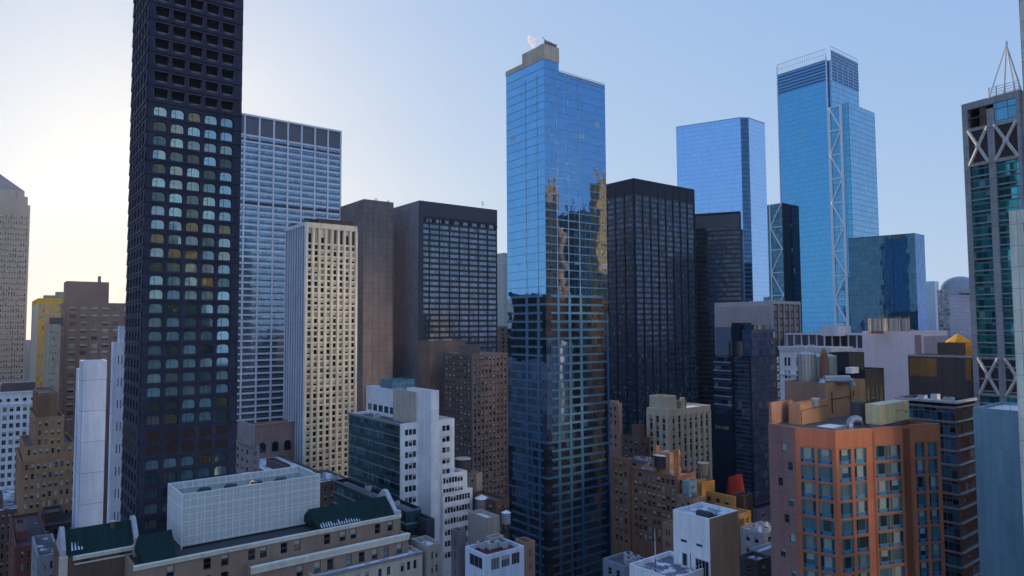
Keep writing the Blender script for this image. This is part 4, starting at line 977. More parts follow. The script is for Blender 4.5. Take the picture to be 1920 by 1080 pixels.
for k in range(7): c=fr; a=w*k/6; c=fi(min(max(a,.3),w-.3),.3,0); mb.box(fi,c and a*.98+.1,a*.98+.35,.1,.4,zA_-.5,zb+.9)
mb.build('support_post',WTR,lb.root)

# ================= small buildings by the hotel =================
low('black_roofed_stone_building','stone building with a black-sided flat roof, between the hotel and the small cream roof block',168,800,1024,770,829,wall((.42,.38,.34)),2,0,g=GL_DARK(),roof=(.12,.14,.2),snow=.5)
low('dark_roof_equipment_block','dark low block with a blue-grey roof hatch beside the white stepped building',180,800,975,760,815,wall((.06,.06,.08)),0,0,roof=(.2,.24,.3),snow=.5)
hb=low('pale_blue_framed_building','small building with pale blue framed windows and a dark red roof, bottom centre left',150,912,1042,872,983,wall((.6,.68,.82),.12),3,1,p=3.8,h=2.5,frac=.82,kinds=('t0','t1','t0'),g=GL_BLUE(),roof=(.14,.02,.03),snow=.12,top=1.0)
low('tan_corner_building','tan building with small arched openings just right of the pale blue framed one',160,985,1018,965,1003,wall((.32,.21,.15)),3,0,g=GL_DARK(),p=3.2,h=1.7)
low('grey_chimney_block','narrow grey-brown chimney-like block behind the pale blue framed building',158,860,997,846,874,wall((.17,.15,.17)),0,1,g=GL_DARK(),snow=.9)
cb=low('cream_roof_block','plain cream block with snow on its flat top, above the dark red roof',172,913,972,878,937,wall((.34,.31,.29),.12),0,0,snow=.95,roof=(.5,.5,.55))
low('cream_low_shed','low cream shed in front of the cream roof block',160,922,1010,910,945,wall((.42,.38,.34),.12),0,0,roof=(.1,.08,.08),snow=.1)
low('tan_party_wall_block','tall plain tan block between white stepped building and brown ribbed tower',235,893,888,876,905,wall((.3,.25,.22),.12),0,1,g=GL_DARK())
low('dark_infill_building','dark low building behind the cream roof block',210,930,940,880,955,wall((.12,.08,.07)),3,3,g=GL_DARK(),snow=.2)
def water_tower(label,px,py,d,r,h,legs=2.5,mat=None,cap=None,snow=False,cat='water tank',name='water_tower'):
    """px,py: centre of the tank's top rim"""
    p=P(px,py,d); z1=p.z; z0=z1-h; zb=z0-legs
    root=empty(name,(p.x,p.y,zb),label,cat)
    mb=MB(); mb.cyl((p.x,p.y),r,z0,z1,0,24,r*.96)
    mb.build('tank',mat or wall((.16,.12,.09),.3,panel=(.3,50,.05)),root)
    mb=MB()
    for k in range(5): mb.cyl((p.x,p.y),r*1.015-(k*.008*r),z0+h*(k+.5)/5,z0+h*(k+.5)/5+.07,0,24)
    mb.build('hoop',plain((.08,.07,.07),.4,.6),root)
    mb=MB(); mb.cyl((p.x,p.y),r*1.08,z1,z1+r*(.55 if cap!='flat' else .08),0,24,.05 if cap!='flat' else r*1.05); mb.build('conical_roof' if cap!='flat' else 'flat_roof',plain((.7,.74,.8),.8) if snow else plain((.3,.3,.33),.6),root)
    mb=MB(); mb.cyl((p.x,p.y),r*1.05,z0-.2,z0,0,16); mb.build('platform',plain((.06,.05,.05)),root)
    for a in range(4):
        x=p.x+r*.75*math.cos(a*math.pi/2+.6); y=p.y+r*.75*math.sin(a*math.pi/2+.6); mb=MB(); mb.bar((x,y,zb),(x,y,z0-.2),.14,0,6); mb.build('leg',plain((.06,.05,.05)),root)
    return root
water_tower('small grey water tank with a pale conical cap beside the central glass tower foot',949,961,178,1.15,2.7,3,wall((.34,.36,.4),.15),None,True)
water_tower('grey water tank with snow on top, between the cream block and the brown ribbed tower',903,934,215,2.0,3.6,3,wall((.2,.19,.2),.2),None,True)
water_tower('dark squat water tank on the tan block right of the white stepped building',868,860,225,2.6,4.0,2,wall((.06,.06,.07),.2,panel=(.3,50,.05)),'flat')

# ================= middle right: brick cluster =================
BT=wall((.68,.54,.37),.12,streak=.2)
r8=mk('beige_pier_building','beige stone building with tall pier stripes and a crown of roof sheds, right of centre','building',300,1254,769,1212,1332)
zt=r8.H; r8.shell(BT,skip=('R','L'),rmat=roofmat((.3,.3,.34),.6)); zb=P(1254,930,300).z
for k,nb in (('R',7),('L',3)):
    w=r8.face(k)[3]; simple_face(r8,k,BT,nb,3.3,3.0,3,.5,zb,kinds=('s0','s1','s2'),g=GL_DARK()); mb=MB(); 
    r8.grid(k,mb,n_v=nb,vw=(w-2)/nb*.45,vd=.35,z0=zb,z1=zt-2.2,a0=1-(w-2)/nb*.22,a1=w-1+(w-2)/nb*.22); mb.build('pier',BT,r8.root)
r8.put_windows()
w,wl=r8.face('R')[3],r8.face('L')[3]
ph=sub(r8,1,w*.3,3,wl-1,zt+5.5,zt-.9); ph.shell(BT,name='penthouse'); ph=sub(r8,w*.32,w*.5,2,6,zt+3,zt-.9); ph.shell(wall((.3,.25,.22)),name='penthouse'); ph=sub(r8,w*.36,w*.42,1,2.5,zt+4.5,zt-.9); ph.shell(BT,name='chimney_stack')
BK2=wall((.30,.15,.10),.25); BK3=wall((.46,.23,.13),.25)  # second, lighter brick has the right side's warm light put into it
r9=mk('brown_brick_apartment_block','brown brick apartment block with many sash windows and rooftop tanks, below the beige pier building','building',232,1270,893,1183,1304)
zt=r9.H; r9.shell(BK2,skip=('R','L'),rmat=roofmat((.16,.15,.17),.4)); zb=P(1270,1040,232).z
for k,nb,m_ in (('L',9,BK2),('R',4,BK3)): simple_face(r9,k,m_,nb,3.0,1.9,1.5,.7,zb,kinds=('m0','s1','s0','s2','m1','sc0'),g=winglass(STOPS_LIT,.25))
r9.put_windows(); w,wl=r9.face('R')[3],r9.face('L')[3]
cornice(r9,'L',zt+.1,.5,.35,BK2); cornice(r9,'R',zt+.1,.5,.35,BK3)
LWc=wall((.45,.28,.18),.2)
ph=sub(r9,1.2,7,4,9,P(1262,848,238).z,zt-.9); ph.shell(LWc,name='penthouse',rmat=roofmat((.5,.5,.55),.9)); ph=sub(r9,3.4,4.6,2.2,4.0,P(1262,842,238).z,zt-.9); ph.shell(BK3,name='chimney_stack'); ph=sub(r9,0.4,2,9.2,10.6,P(1262,838,238).z,zt-.9); ph.shell(BK3,name='chimney_stack')
water_tower('black water tank with a snowy lid on the brown brick apartment block',1241,853,240,2.8,3.9,1.6,wall((.05,.05,.06),.2,panel=(.3,50,.05)),'flat',True)
water_tower('grey-green water tank right of the brick penthouse, catching warm light',1318,868,240,2.0,4.2,1.8,wall((.25,.24,.19),.25,panel=(.3,50,.05)),'flat')
low('tall_brown_brick_sliver','brown brick building with a pale window bay, squeezed right against the central glass tower',248,1180,861,1146,1183,wall((.30,.17,.10)),0,3,kinds=('t0','s1','s0','t1'),g=GL_LIT(),p=3.3,h=1.9,frac=.6,snow=.7,roof=(.3,.3,.35),bot=P(1180,1030,248).z)
go=low('gothic_topped_brick_tower','slim pinkish brick tower with a notched gothic top, just right of the central glass tower',330,1160,757,1138,1166,wall((.42,.25,.2)),1,2,g=GL_DARK(),p=3.4,h=1.9,bot=P(1160,850,330).z)
w,wl=go.face('R')[3],go.face('L')[3]; mb=MB(); o,u,n,_=go.face('L'); f2=FR(o,u,n)
for k in range(5): mb.box(f2,.2+k*wl/5,.2+k*wl/5+wl/9,-.5,.3,go.H-1.5,go.H+1.3)
mb.build('battlement',wall((.5,.32,.25)),go.root)
low('brown_setback_block','brown setback block between the gothic tower and the beige pier building',300,1200,822,1165,1218,wall((.2,.12,.1)),2,3,g=GL_DARK(),snow=.15,pent=(.3,.9,.2,.6,5),bot=50)
low('pink_roof_house','low pinkish house with a pale roof behind the brick sliver',275,1215,866,1178,1240,wall((.3,.2,.19)),3,2,g=GL_DARK(),roof=(.35,.3,.32),snow=.3)
YL_LIT=wall((.56,.28,.09),.15)  # brick with the warm reflected sun put into its colour
low('warm_lit_brick_building','brick building coloured for yellow-orange reflected light, dark windows, right of the white cube building',215,1384,965,1322,1408,YL_LIT,2,4,g=GL_DARK(),p=3.2,h=1.9,roof=(.2,.15,.12),frac=.55)
low('warm_lit_parapet_building','low building coloured for warm yellow light, crowded with roof units, behind the white cube building',225,1376,932,1300,1380,YL_LIT,0,4,g=GL_DARK(),roof=(.15,.12,.1),snow=.4,p=3.1,h=1.5)
low('warm_lit_roof_block','small block coloured ochre for warm light, above the yellow parapet building',232,1316,906,1300,1340,YL_LIT,0,0,snow=.1)
low('teal_roof_box','small teal-blue roof box next to the ochre block',228,1292,903,1279,1307,wall((.22,.36,.42)),2,2,g=GL_BLUE(),snow=.2,p=2,h=1)
low('tan_roof_shed','tan shed below the teal box on the brick roofs',222,1300,935,1270,1322,wall((.36,.24,.18)),0,2,g=GL_LIT(),snow=.2)
low('brown_low_annex','brown low annex right of the yellow parapet building',228,1395,930,1375,1412,wall((.14,.09,.08)),0,0,snow=.1)
rr=low('red_gabled_roof_house','house with a bright red pitched roof, right of the yellow buildings',240,1372,930,1362,1397,wall((.32,.05,.04)),0,0)
mb=MB(); p=rr.pts; mid1=(p[0]+p[3])/2; mid2=(p[1]+p[2])/2; zz=rr.H; zh=P(1380,889,245).z
mb.poly([(p[0].x,p[0].y,zz),(p[1].x,p[1].y,zz),(mid2.x,mid2.y,zh),(mid1.x,mid1.y,zh)]); mb.poly([(p[3].x,p[3].y,zz),(p[2].x,p[2].y,zz),(mid2.x,mid2.y,zh),(mid1.x,mid1.y,zh)]); mb.poly([(p[0].x,p[0].y,zz),(mid1.x,mid1.y,zh),(p[3].x,p[3].y,zz)]); mb.poly([(p[1].x,p[1].y,zz),(mid2.x,mid2.y,zh),(p[2].x,p[2].y,zz)])
mb.build('red_pitched_roof',wall((.42,.05,.04)),rr.root)
low('grey_classical_house','grey stone house with arched windows, between the yellow building and the orange tower',190,1425,1035,1405,1470,wall((.3,.32,.34)),2,2,g=GL_BLUE(),snow=.6)
low('white_low_house','low white building with a rounded snow-edged roof right of the white cube building',200,1432,1000,1388,1470,wall((.4,.4,.42)),2,2,g=GL_DARK(),snow=.6)
low('dark_courtyard_block','dark courtyard block right of the white cube building',165,1420,1052,1385,1445,wall((.08,.08,.09)),1,1,g=GL_DARK(),snow=.5)
low('pale_purple_roof_house','low house with a pale purple roof at the foot of the black glass block',260,1420,955,1370,1460,wall((.25,.2,.22)),2,2,g=GL_DARK(),snow=.3)
low('blue_shadow_low_house','low building in blue-grey shade left of the white roof terrace',170,1172,1062,1130,1215,wall((.22,.26,.34)),1,2,g=GL_DARK(),snow=.2)  # bluish shade is put into the wall colour
low('small_tan_brick_house','small tan brick house between the brick apartment block and the white cube building',200,1262,985,1242,1290,wall((.34,.2,.16)),0,2,g=GL_DARK(),snow=.4)

# white cube building with roof terrace
WC=wall((.84,.85,.88),.1,streak=.22); TN=wall((.46,.35,.25),.15,streak=.2)
c1=mk('white_cube_building','white rendered cube-shaped building with a tan right side, bottom right of centre','building',150,1330,973,1261.5,1384.5)
zt=c1.H; c1.shell(WC,skip=('R','L'),rmat=roofmat((.22,.3,.4),.5),par=.9,pt=.35); c1.glass('R',TN,0,zt,'tan_side_wall')
wl=c1.face('L')[3]; wr=c1.face('R')[3]; print('cube',wr,wl)
c1.punch('L',WC,[(wl*.2,wl*.37),(wl*.62,wl*.79)],[(zt-6.6,zt-6.0)],.25,kinds=('00',),fmat=plain((.1,.1,.12))); 
# lower openings as framed windows on the wall
o,u,n,_=c1.face('L'); fr=FR(o,u,n)
for (a0_,a1_,z0_,z1_,kd) in ((wl*.04,wl*.38,zt-13.2,zt-9.3,'t'),(wl*.62,wl*.74,zt-11.6,zt-9.0,'0')):
    mb=MB(); mb.box(fr,a0_,a1_,.01,.06,z0_,z1_); mb.build('window',GL_DARK(),c1.root)
    mb=MB(); k=a0_
    while k<=a1_+.01: mb.box(fr,k-.06,k+.06,.05,.12,z0_,z1_); k+=(a1_-a0_)/(4 if kd=='t' else 1)
    mb.box(fr,a0_-.06,a1_+.06,.05,.13,z1_,z1_+.12); mb.build('window_frame',plain((.35,.37,.4)),c1.root)
c1.put_windows()
mb=MB(); mb.bar(fr(wl*.52,.15,zt-8.5),fr(wl*.52,.15,zt-11.5),.09); mb.bar(fr(wl*.52,.15,zt-11.5),fr(wl*.42,.15,zt-13),.09); mb.build('downpipe',plain((.2,.28,.33)),c1.root)
tr=mk('white_roof_terrace','white-parapeted roof terrace with snow drifts and a pole, left foot of the white cube building','building',145,1262,1086,1180,1338)
tr.shell(WC,rmat=roofmat((.14,.16,.2),.42),par=1.0); print('terrace',tr.face('R')[3],tr.face('L')[3],tr.H,c1.H)
for k in 'LR':
    o,u,n,w=tr.face(k); f3=FR(o,u,n); mb=MB(); a=.2
    while a<w: mb.bar(f3(a,-.2,tr.H),f3(a,-.2,tr.H+.8),.03,0,4); a+=1.1
    mb.bar(f3(0,-.2,tr.H+.8),f3(w,-.2,tr.H+.8),.04,0,4); mb.build('railing',plain((.6,.65,.7)),tr.root)
def blob(name,label,cat,c,rx,ry,rz,mat,kind=None,seed=1,parent=None):
    rnd=random.Random(seed); mb=MB(); prev=None; n=22
    ph_=[rnd.uniform(0,6.28) for _ in range(4)]
    for k in range(8):
        a=k/7*math.pi/2; ring=[]
        for j in range(n):
            t=2*math.pi*j/n; q=1+.22*math.sin(2*t+ph_[0])+.15*math.sin(3*t+ph_[1])+.1*math.sin(5*t+ph_[2])
            ring.append((c[0]+rx*q*math.cos(a)*math.cos(t),c[1]+ry*q*math.cos(a)*math.sin(t),c[2]+rz*math.sin(a)))
        if prev:
            for j in range(n): mb.poly([prev[j],prev[(j+1)%n],ring[(j+1)%n],ring[j]])
        prev=ring
    o=mb.build(name,mat,parent,c if parent is None else None); return tag(o,label,cat,None,kind) if parent is None else o
o,u,n,w=tr.face('R'); v=tr.face('L')[1]; fi=FR(o,u,v); SNW=plain((.78,.8,.86),.85)
for i,(a,b_,rx,ry) in enumerate(((2.2,2.0,1.9,1.0),(5.0,1.6,1.5,.8),(1.0,5.5,.8,1.4))): blob('snow_drift',None,None,fi(a,b_,tr.H-1.0),rx,ry,.45,SNW,None,i+1,tr.root)
pole=MB(); q=P(1229,1068,150); q.z=tr.H-1; pt_=P(1229,991,150); pole.bar(q,(q.x,q.y,pt_.z),.12,0,8,.05); pole.bar((q.x,q.y,q.z),(q.x,q.y,q.z+3.5),.16,1,8); tag(pole.build('flagpole',[plain((.75,.75,.78),.4),plain((.4,.08,.08))],None,q),'thin white pole with a red lower part standing on the white roof terrace','pole')
for i,(f_,lab) in enumerate(((.8,'left one of the two white air-conditioning units at the foot of the white cube wall'),(.62,'right one of the two white air-conditioning units at the foot of the white cube wall'))):
    o,u,n,_=c1.face('L'); f4=FR(o,u,n); mb=MB(); a=wl*f_; zz=zt-12.9+(.1 if i else .35); mb.box(f4,a,a+1.1,.35,.95,zz,zz+1.1,0)
    r=empty('air_conditioner',f4(a+.5,.6,zz),lab,'air conditioner','air-conditioning units beside the white cube'); mb.build('casing',plain((.62,.64,.66),.5),r)
    mb=MB(); c=f4(a+.5,.97,zz+.55); pts=[(c[0]+u.x*.4*math.cos(t),c[1]+u.y*.4*math.cos(t),c[2]+.4*math.sin(t)) for t in [k*math.pi/8 for k in range(16)]]; mb.poly(pts); mb.build('fan_grille',plain((.05,.05,.06)),r)
hv=MB(); v=c1.face('L')[1]; u=c1.face('R')[1]; fi=FR(c1.pts[0],u,v); hv.box(fi,2.2,3.6,1.6,5.2,zt-.85,zt+.35); hv.box(fi,2.4,3.4,1.8,5.0,zt+.352,zt+.5); hv.box(fi,4.3,5.2,1.5,4.0,zt-.85,zt-.3); tag(hv.build('roof_vent_unit',plain((.05,.06,.08),.6),None,fi(3,3,zt-.85)),'dark louvred vent unit on the blue roof of the white cube building','vent unit')

LOWS+=[(r9,3),(tr,0),(bA,0)]
# ================= right: ribbed box, dark glass cluster =================
RIB=wall((.46,.41,.41),.1,streak=.15); 
s1=mk('ribbed_beige_box','beige ribbed windowless box with a dark glass right side, below the braced tower','building',330,1447,564,1340,1499)
s1.shell(RIB,skip=('R',),rmat=CRV); mb=MB(); s1.grid('L',mb,n_v=34,vw=.35,vd=.3,z0=40,z1=s1.H-2.2); mb.build('rib',RIB,s1.root)
s1.glass('R',curtain((.10,.07,.07),1.8,3.4,.5,.08,span=.3,scol=(.03,.025,.03),line=.1,lcol=(.03,.03,.03),jit=.6),0,s1.H-1.5); mb=MB(); s1.grid('R',mb,n_v=5,vw=.45,vd=.5,z1=s1.H-1.5); o,u,n,w=s1.face('R'); mb.box(FR(o,u,n),0,w,.01,.5,s1.H-1.5,s1.H); mb.build('pier',RIB,s1.root)
DGL=curtain((.07,.12,.20),1.5,3.35,.7,.05,span=.28,scol=(.05,.06,.08),line=.08,lcol=(.02,.03,.04),jit=.5,tl=.01,wob=.01,blind=.08,bcol=(.2,.22,.24))
s2=mk('black_glass_stepped_block','black glass stepped block with pale horizontal sill strips, left of the orange-brown tower','tower',262,1408,668,1338,1460)
zt=s2.H; s2.shell(BLK,skip=('R','L'),rmat=DRF); 
for k in 'RL': s2.glass(k,DGL,0,zt-.6)
mb=MB(); w=s2.face('L')[3]; z_split=P(1370,775,262).z
s2.grid('L',mb,pitch=3.35,hh=.4,hd=.35,z0=z_split,z1=zt-2.5,a0=w*.48,a1=w); mb.build('sill_strip',plain((.30,.33,.40),.5),s2.root)
mb=MB(); s2.grid('L',mb,pitch=3.35,hh=.22,hd=.2,z0=20,z1=zt-2,a1=w*.47); s2.grid('R',mb,pitch=3.35,hh=.22,hd=.2,z0=20,z1=zt-2); mb.build('slab_edge',plain((.10,.11,.13),.5),s2.root)
mb=MB(); o,u,n,_=s2.face('L'); f3=FR(o,u,n); mb.box(f3,w*.46,w*.50,.02,.6,0,zt); mb.box(f3,0,w*.03,.02,.6,0,zt)
mb.build('black_fin',BLK,s2.root)
mb=MB(); mb.box(f3,w*.5,w,.36,.9,0,z_split-1); mb.build('black_lower_wall',BLK,s2.root)
a_,b_=s2.face('R')[3],s2.face('L')[3]
for (r0,r1,l0,l1,y,mat_,nm) in ((0,.5,.52,.95,613,plain((.13,.15,.2)),'roof_plant_room'),(0,.45,.3,.5,605,BLK,'black_lift_tower'),(0.05,.9,.02,.28,609,DGL,'glazed_plant_room'),(0,.4,.25,.6,640,wall((.14,.14,.13)),'roof_terrace_box')):
    ph=sub(s2,r0*a_+.3,r1*a_,l0*b_,l1*b_,P(1400,y,266).z,zt-.9); ph.shell(mat_,name=nm)
# small letters on the black lower wall, their glow put into warm paint
for i,ch in enumerate("THINRE"):
    cu=bpy.data.curves.new('letter','FONT'); cu.body=ch; cu.size=1.9; cu.extrude=.05; t=bpy.data.objects.new('letter',cu); COL.objects.link(t)
    dg=bpy.context.evaluated_depsgraph_get(); me=bpy.data.meshes.new_from_object(t.evaluated_get(dg)); bpy.data.objects.remove(t)
    me.materials.clear(); me.materials.append(plain((.42,.30,.12),.5))
    ob=bpy.data.objects.new('letter',me); COL.objects.link(ob); ob.parent=s2.root
    o,u,n,_=s2.face('L'); a=w*.97-i*(w*.40/6); q=FR(o,u,n)(a,.98,P(1345,806,270).z); x=-u; ob.matrix_local=Matrix.Translation(Vector(q)-s2.root.location)@Matrix((( x.x,0,n.x,0),(x.y,0,n.y,0),(0,1,0,0),(0,0,0,1)))

# ================= orange-brown tower =================
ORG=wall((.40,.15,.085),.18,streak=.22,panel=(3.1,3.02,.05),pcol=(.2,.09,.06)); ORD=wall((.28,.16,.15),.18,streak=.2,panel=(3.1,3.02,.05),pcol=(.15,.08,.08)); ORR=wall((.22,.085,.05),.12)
d0=118.0; V2=P(1566,808.6,d0); H=V2.z
PX=[(1566,808.6),(1634,803.5),(1638,802.3),(1690,799.3),(1706,797.2),(1762,795.0)]
V=[PZ(x,y,H) for x,y in PX]; V1=PZ(1490,802.5,H); V0=PZ(1440,794.5,H)
back=Vector((-8,26,0))
og=Bld('orange_brown_tower','orange-brown faceted tower with columns of teal windows, lower right foreground','building',[V[0],V[1],V[2],V[3],V[4],V[5],V[5]+back,V0+Vector((11,20,0)),V0,V1],H)
print('orange',[round((a-b).length,1) for a,b in zip(og.pts,og.pts[1:]+og.pts[:1])])
og.shell(ORG,skip=(0,2,4,8,9),rmat=roofmat((.12,.1,.11),.15),par=.8,pt=.3)
OGB=winglass([(0,(.10,.26,.30)),(.25,(.03,.05,.06)),(.45,(.18,.30,.32)),(.6,(.05,.10,.12)),(.75,(.15,.3,.33)),(.88,(.03,.03,.03)),(.94,(.3,.4,.38))],.4,.05)
TEAL=plain((.035,.13,.18),.4,.2); TEAB=plain((.04,.18,.33),.45,.1)
def hotelwin(w,h,kd):
    """window above a blue spandrel with a small grille"""
    def f(mb,T):
        t=.09; sp=h*.27
        mb.box(T,-w/2,w/2,-.05,.06,-h/2,-h/2+sp,2); mb.box(T,-w/2+.08,-w/2+.45,.05,.08,-h/2+.1,-h/2+sp-.1,3); mb.box(T,w/2-.45,w/2-.08,.05,.08,-h/2+.1,-h/2+sp-.1,3)
        for a in (-w/2,w/2-t): mb.box(T,a,a+t,-.05,.08,-h/2+sp+.001,h/2,0)
        mb.box(T,-w/2+t,w/2-t,-.05,.08,h/2-t,h/2,0)
        for a in (-w*.27,w*.27): mb.box(T,a-t/2,a+t/2,-.04,.06,-h/2+sp+.001,h/2-t-.001,0)
        z0,z1=-h/2+sp,h/2-t
        for (a0,a1) in ((-w/2+t,-w*.27-t/2),(-w*.27+t/2,w*.27-t/2),(w*.27+t/2,w/2-t)):
            mb.poly([T(a0,0,z0),T(a1,0,z0),T(a1,0,z1),T(a0,0,z1)],1,[(a0,z0),(a1,z0),(a1,z1),(a0,z1)])
        if kd: mb.poly([T(-w*.25,.012,z0+(z1-z0)*(.0 if kd==2 else .45)),T(w*.25,.012,z0+(z1-z0)*(.0 if kd==2 else .45)),T(w*.25,.012,z1),T(-w*.25,.012,z1)],4)
    return f
MATW=[TEAL,OGB,TEAB,plain((.01,.02,.04)),plain((.24,.30,.29),.5)]
rnd=random.Random(5); allw=[]
def og_face(i,colsx,mat,w_frac=None,ztop=13.0/10,name='wall'):
    o,u,n,w=og.edge(i); fr=FR(o,u,n); mb=MB(); pitch=3.02; h=2.62; z=H-ztop; rs=[]
    while z-h>50: rs.append((z-h,z)); z-=pitch
    cs=colsx(w); rev=.25
    def q(A0,A1,Z0,Z1): mb.poly([fr(A0,0,Z0),fr(A1,0,Z0),fr(A1,0,Z1),fr(A0,0,Z1)],0,[(A0,Z0),(A1,Z0),(A1,Z1),(A0,Z1)])
    zz=0
    for (r0,r1) in sorted(rs):
        q(0,w,zz,r0); zz=r1; a=0
        for c0,c1 in cs: q(a,c0,r0,r1); a=c1
        q(a,w,r0,r1)
        for c0,c1 in cs:
            for A in (c0,c1): mb.poly([fr(A,0,r0),fr(A,-rev,r0),fr(A,-rev,r1),fr(A,0,r1)])
            for Z in (r0,r1): mb.poly([fr(c0,0,Z),fr(c1,0,Z),fr(c1,-rev,Z),fr(c0,-rev,Z)])
            allw.append((Vector(fr((c0+c1)/2,-rev+.06,(r0+r1)/2)),n,round(c1-c0,2),h))
    q(0,w,zz,H); mb.build(name,mat,og.root)
og_face(9,lambda w:[(w*.12,w*.48),(w*.55,w*.91)],ORG,ztop=3.2)
og_face(0,lambda w:[(w*.09,w*.41),(w*.5,w*.83)],ORG,ztop=3.2)
og_face(2,lambda w:[(w*.04,w*.48),(w*.5,w*.94)],ORG,ztop=3.2)
og_face(4,lambda w:[(w*.14,w*.46),(w*.56,w*.88)],ORG,ztop=3.2)
# strips coloured dark for the shade in the recesses
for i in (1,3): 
    o,u,n,w=og.edge(i); mb=MB(); fr=FR(o,u,n); mb.box(fr,w*.1,w*.9,-.2,.02,0,H-.5); mb.build('recess_shade_strip',ORR,og.root)
allw.sort(key=lambda t:(0 if proj(t[0])[1]<1090 else 1,-t[0].z))
for i,(p,n,w,h) in enumerate(allw[:70]):
    kd=rnd.choice((0,0,1,2,2)); window_obj(('og',w,kd),hotelwin(w,h,kd),MATW,p,n,og.root)
# left side wall with scattered small windows
o,u,n,w=og.edge(8); fr=FR(o,u,n); wn_=[]; pitch=3.02
spec=[]; xs=[.58,.80,.42,.80,.62,.80,.44,.82,.6,.8]
z=H-3.0
sm=[]
for i,f_ in enumerate(xs):
    sm.append((w*f_-.55,w*f_+.55,z-1.5,z)); z-=pitch*1.04
# build the wall in bands, one window each
mb=MB(); zz=H
def q(A0,A1,Z0,Z1): mb.poly([fr(A0,0,Z0),fr(A1,0,Z0),fr(A1,0,Z1),fr(A0,0,Z1)],0,[(A0,Z0),(A1,Z0),(A1,Z1),(A0,Z1)])
for (a0_,a1_,z0_,z1_) in sm:
    q(0,w,z1_,zz); q(0,a0_,z0_,z1_); q(a1_,w,z0_,z1_); zz=z0_
    for A in (a0_,a1_): mb.poly([fr(A,0,z0_),fr(A,-.25,z0_),fr(A,-.25,z1_),fr(A,0,z1_)])
    for Z in (z0_,z1_): mb.poly([fr(a0_,0,Z),fr(a1_,0,Z),fr(a1_,-.25,Z),fr(a0_,-.25,Z)])
    kd=rnd.choice(('s0','m1','03')); window_obj(('sm',kd),lambda mb_,T,kd=kd:win_geo(mb_,1.1,1.5,kd,T),[TEAL,OGB,plain((.3,.45,.48))],Vector(fr((a0_+a1_)/2,-.18,(z0_+z1_)/2)),n,og.root)
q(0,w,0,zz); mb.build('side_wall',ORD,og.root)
mb=MB()
for i in (0,2,4,8,9):
    o,u,n,w=og.edge(i); mb.box(FR(o,u,n),0,w,-.32,.05,H+.003,H+.12)
mb.build('parapet_cap',plain((.34,.2,.16)),og.root)
# roof blocks (part of the tower)
BRR=wall((.32,.19,.14),.15,streak=.2); BRR_LIT=wall((.46,.26,.15),.12)  # second one: warm reflected sunlight put into the penthouse wall colour
def blk(root,name,d,nx,ny,lx,rx,zb,mat,matR=None,rmat=None):
    pts,h=quad(d,nx,ny,lx,rx); b=Bld(None,None,None,pts,h,zb,root=root); b.shell(mat,skip=('R',) if matR else (),name=name,rmat=rmat)
    if matR: b.glass('R',matR,zb,h,name)
    return b
pb=blk(og.root,'penthouse_wall',139,1548,718.5,1471,1622,H-.8,BRR,BRR_LIT,roofmat((.2,.18,.17),.1))
pc=blk(og.root,'lower_penthouse_wall',131,1500,757,1478,1552,H-.8,BRR_LIT,BRR_LIT,roofmat((.25,.2,.18),.2))
pd=blk(og.root,'left_parapet_block',132,1446,754,1441,1486,H-.8,BRR,BRR)
# pipes on penthouse
o,u,n,w=pb.face('R'); fr=FR(o,u,n); mb=MB(); RP=plain((.06,.015,.012),.5)
mb.bar(fr(w*.12,.2,H+.2),fr(w*.12,.2,pb.H-1.8),.09); mb.bar(fr(w*.58,.2,H+2),fr(w*.58,.2,pb.H-1.7),.08); mb.bar(fr(w*.66,.2,H+3.2),fr(w*.66,.2,pb.H-2.2),.08); mb.bar(fr(w*.1,.22,H+3.0),fr(w*.67,.22,H+3.2),.09); mb.build('riser_pipe',RP,og.root)
o,u,n,w=pc.face('R'); fr=FR(o,u,n); mb=MB(); mb.bar(fr(-.8,.6,pc.H-1.2),fr(w*.9,.6,pc.H-.9),.09); mb.bar(fr(-.8,.6,pc.H-1.2),fr(-.8,.6,H-.6),.09); mb.build('riser_pipe',RP,og.root)
# dark sloped hood
hp=P(1612,800,131); mb=MB(); f_=FR(hp,DR,-DL)
for k in range(1): mb.box(f_,-1.5,1.2,-1,1,H-.8,H+3.5)
mb.build('dark_stair_hood',wall((.10,.085,.09)),og.root)
# cream air handler
ah=blk(None,'x',124,1650,758,1622,1704,0,BRR) if 0 else None
q_,h_=quad(124,1650,759.5,1622,1704); cr_=empty('cream_air_handler',(q_[0].x,q_[0].y,H-.8),'large cream-yellow box air handler on the orange-brown tower roof','air handler')
b=Bld(None,None,None,q_,h_,H-.8+.9,root=cr_); CY=wall((.62,.54,.32),.08,panel=(1.1,60,.03)); b.shell(CY,name='casing',rmat=plain((.55,.55,.5),.8),par=.05,pt=.1)
o,u,n,w=b.face('R'); fr=FR(o,u,n); mb=MB(); mb.box(fr,w*.5,w*.8,.01,.06,h_-1.6,h_-1.45); mb.box(fr,w*.85,w*.92,.01,.06,h_-2.2,h_-1.7); mb.build('inspection_hatch',plain((.3,.27,.15)),cr_)
mb=MB(); v=b.face('L')[1]; fi=FR(o,u,v)
for a in (.2,w-.3): 
    for c in (.2,b.face('L')[3]-.3): mb.box(fi,a,a+.2,c,c+.2,H-.8,H+.1)
mb.build('support_leg',plain((.05,.05,.05)),cr_)
mb=MB(); L_=b.face('L'); f5=FR(*L_[:3]); 
for z in (H-.1,H+.5): mb.bar(f5(-.5,.6,z),f5(L_[3]+.3,.6,z),.04,0,4)
for a in (-.5,L_[3]/2,L_[3]+.3): mb.bar(f5(a,.6,H-.8),f5(a,.6,H+.5),.04,0,4)
for z in (H-.1,H+.4): mb.bar(fr(w*.3,.5,z),fr(w,.5,z),.04,0,4)
mb.build('guard_rail',plain((.3,.32,.35)),cr_)
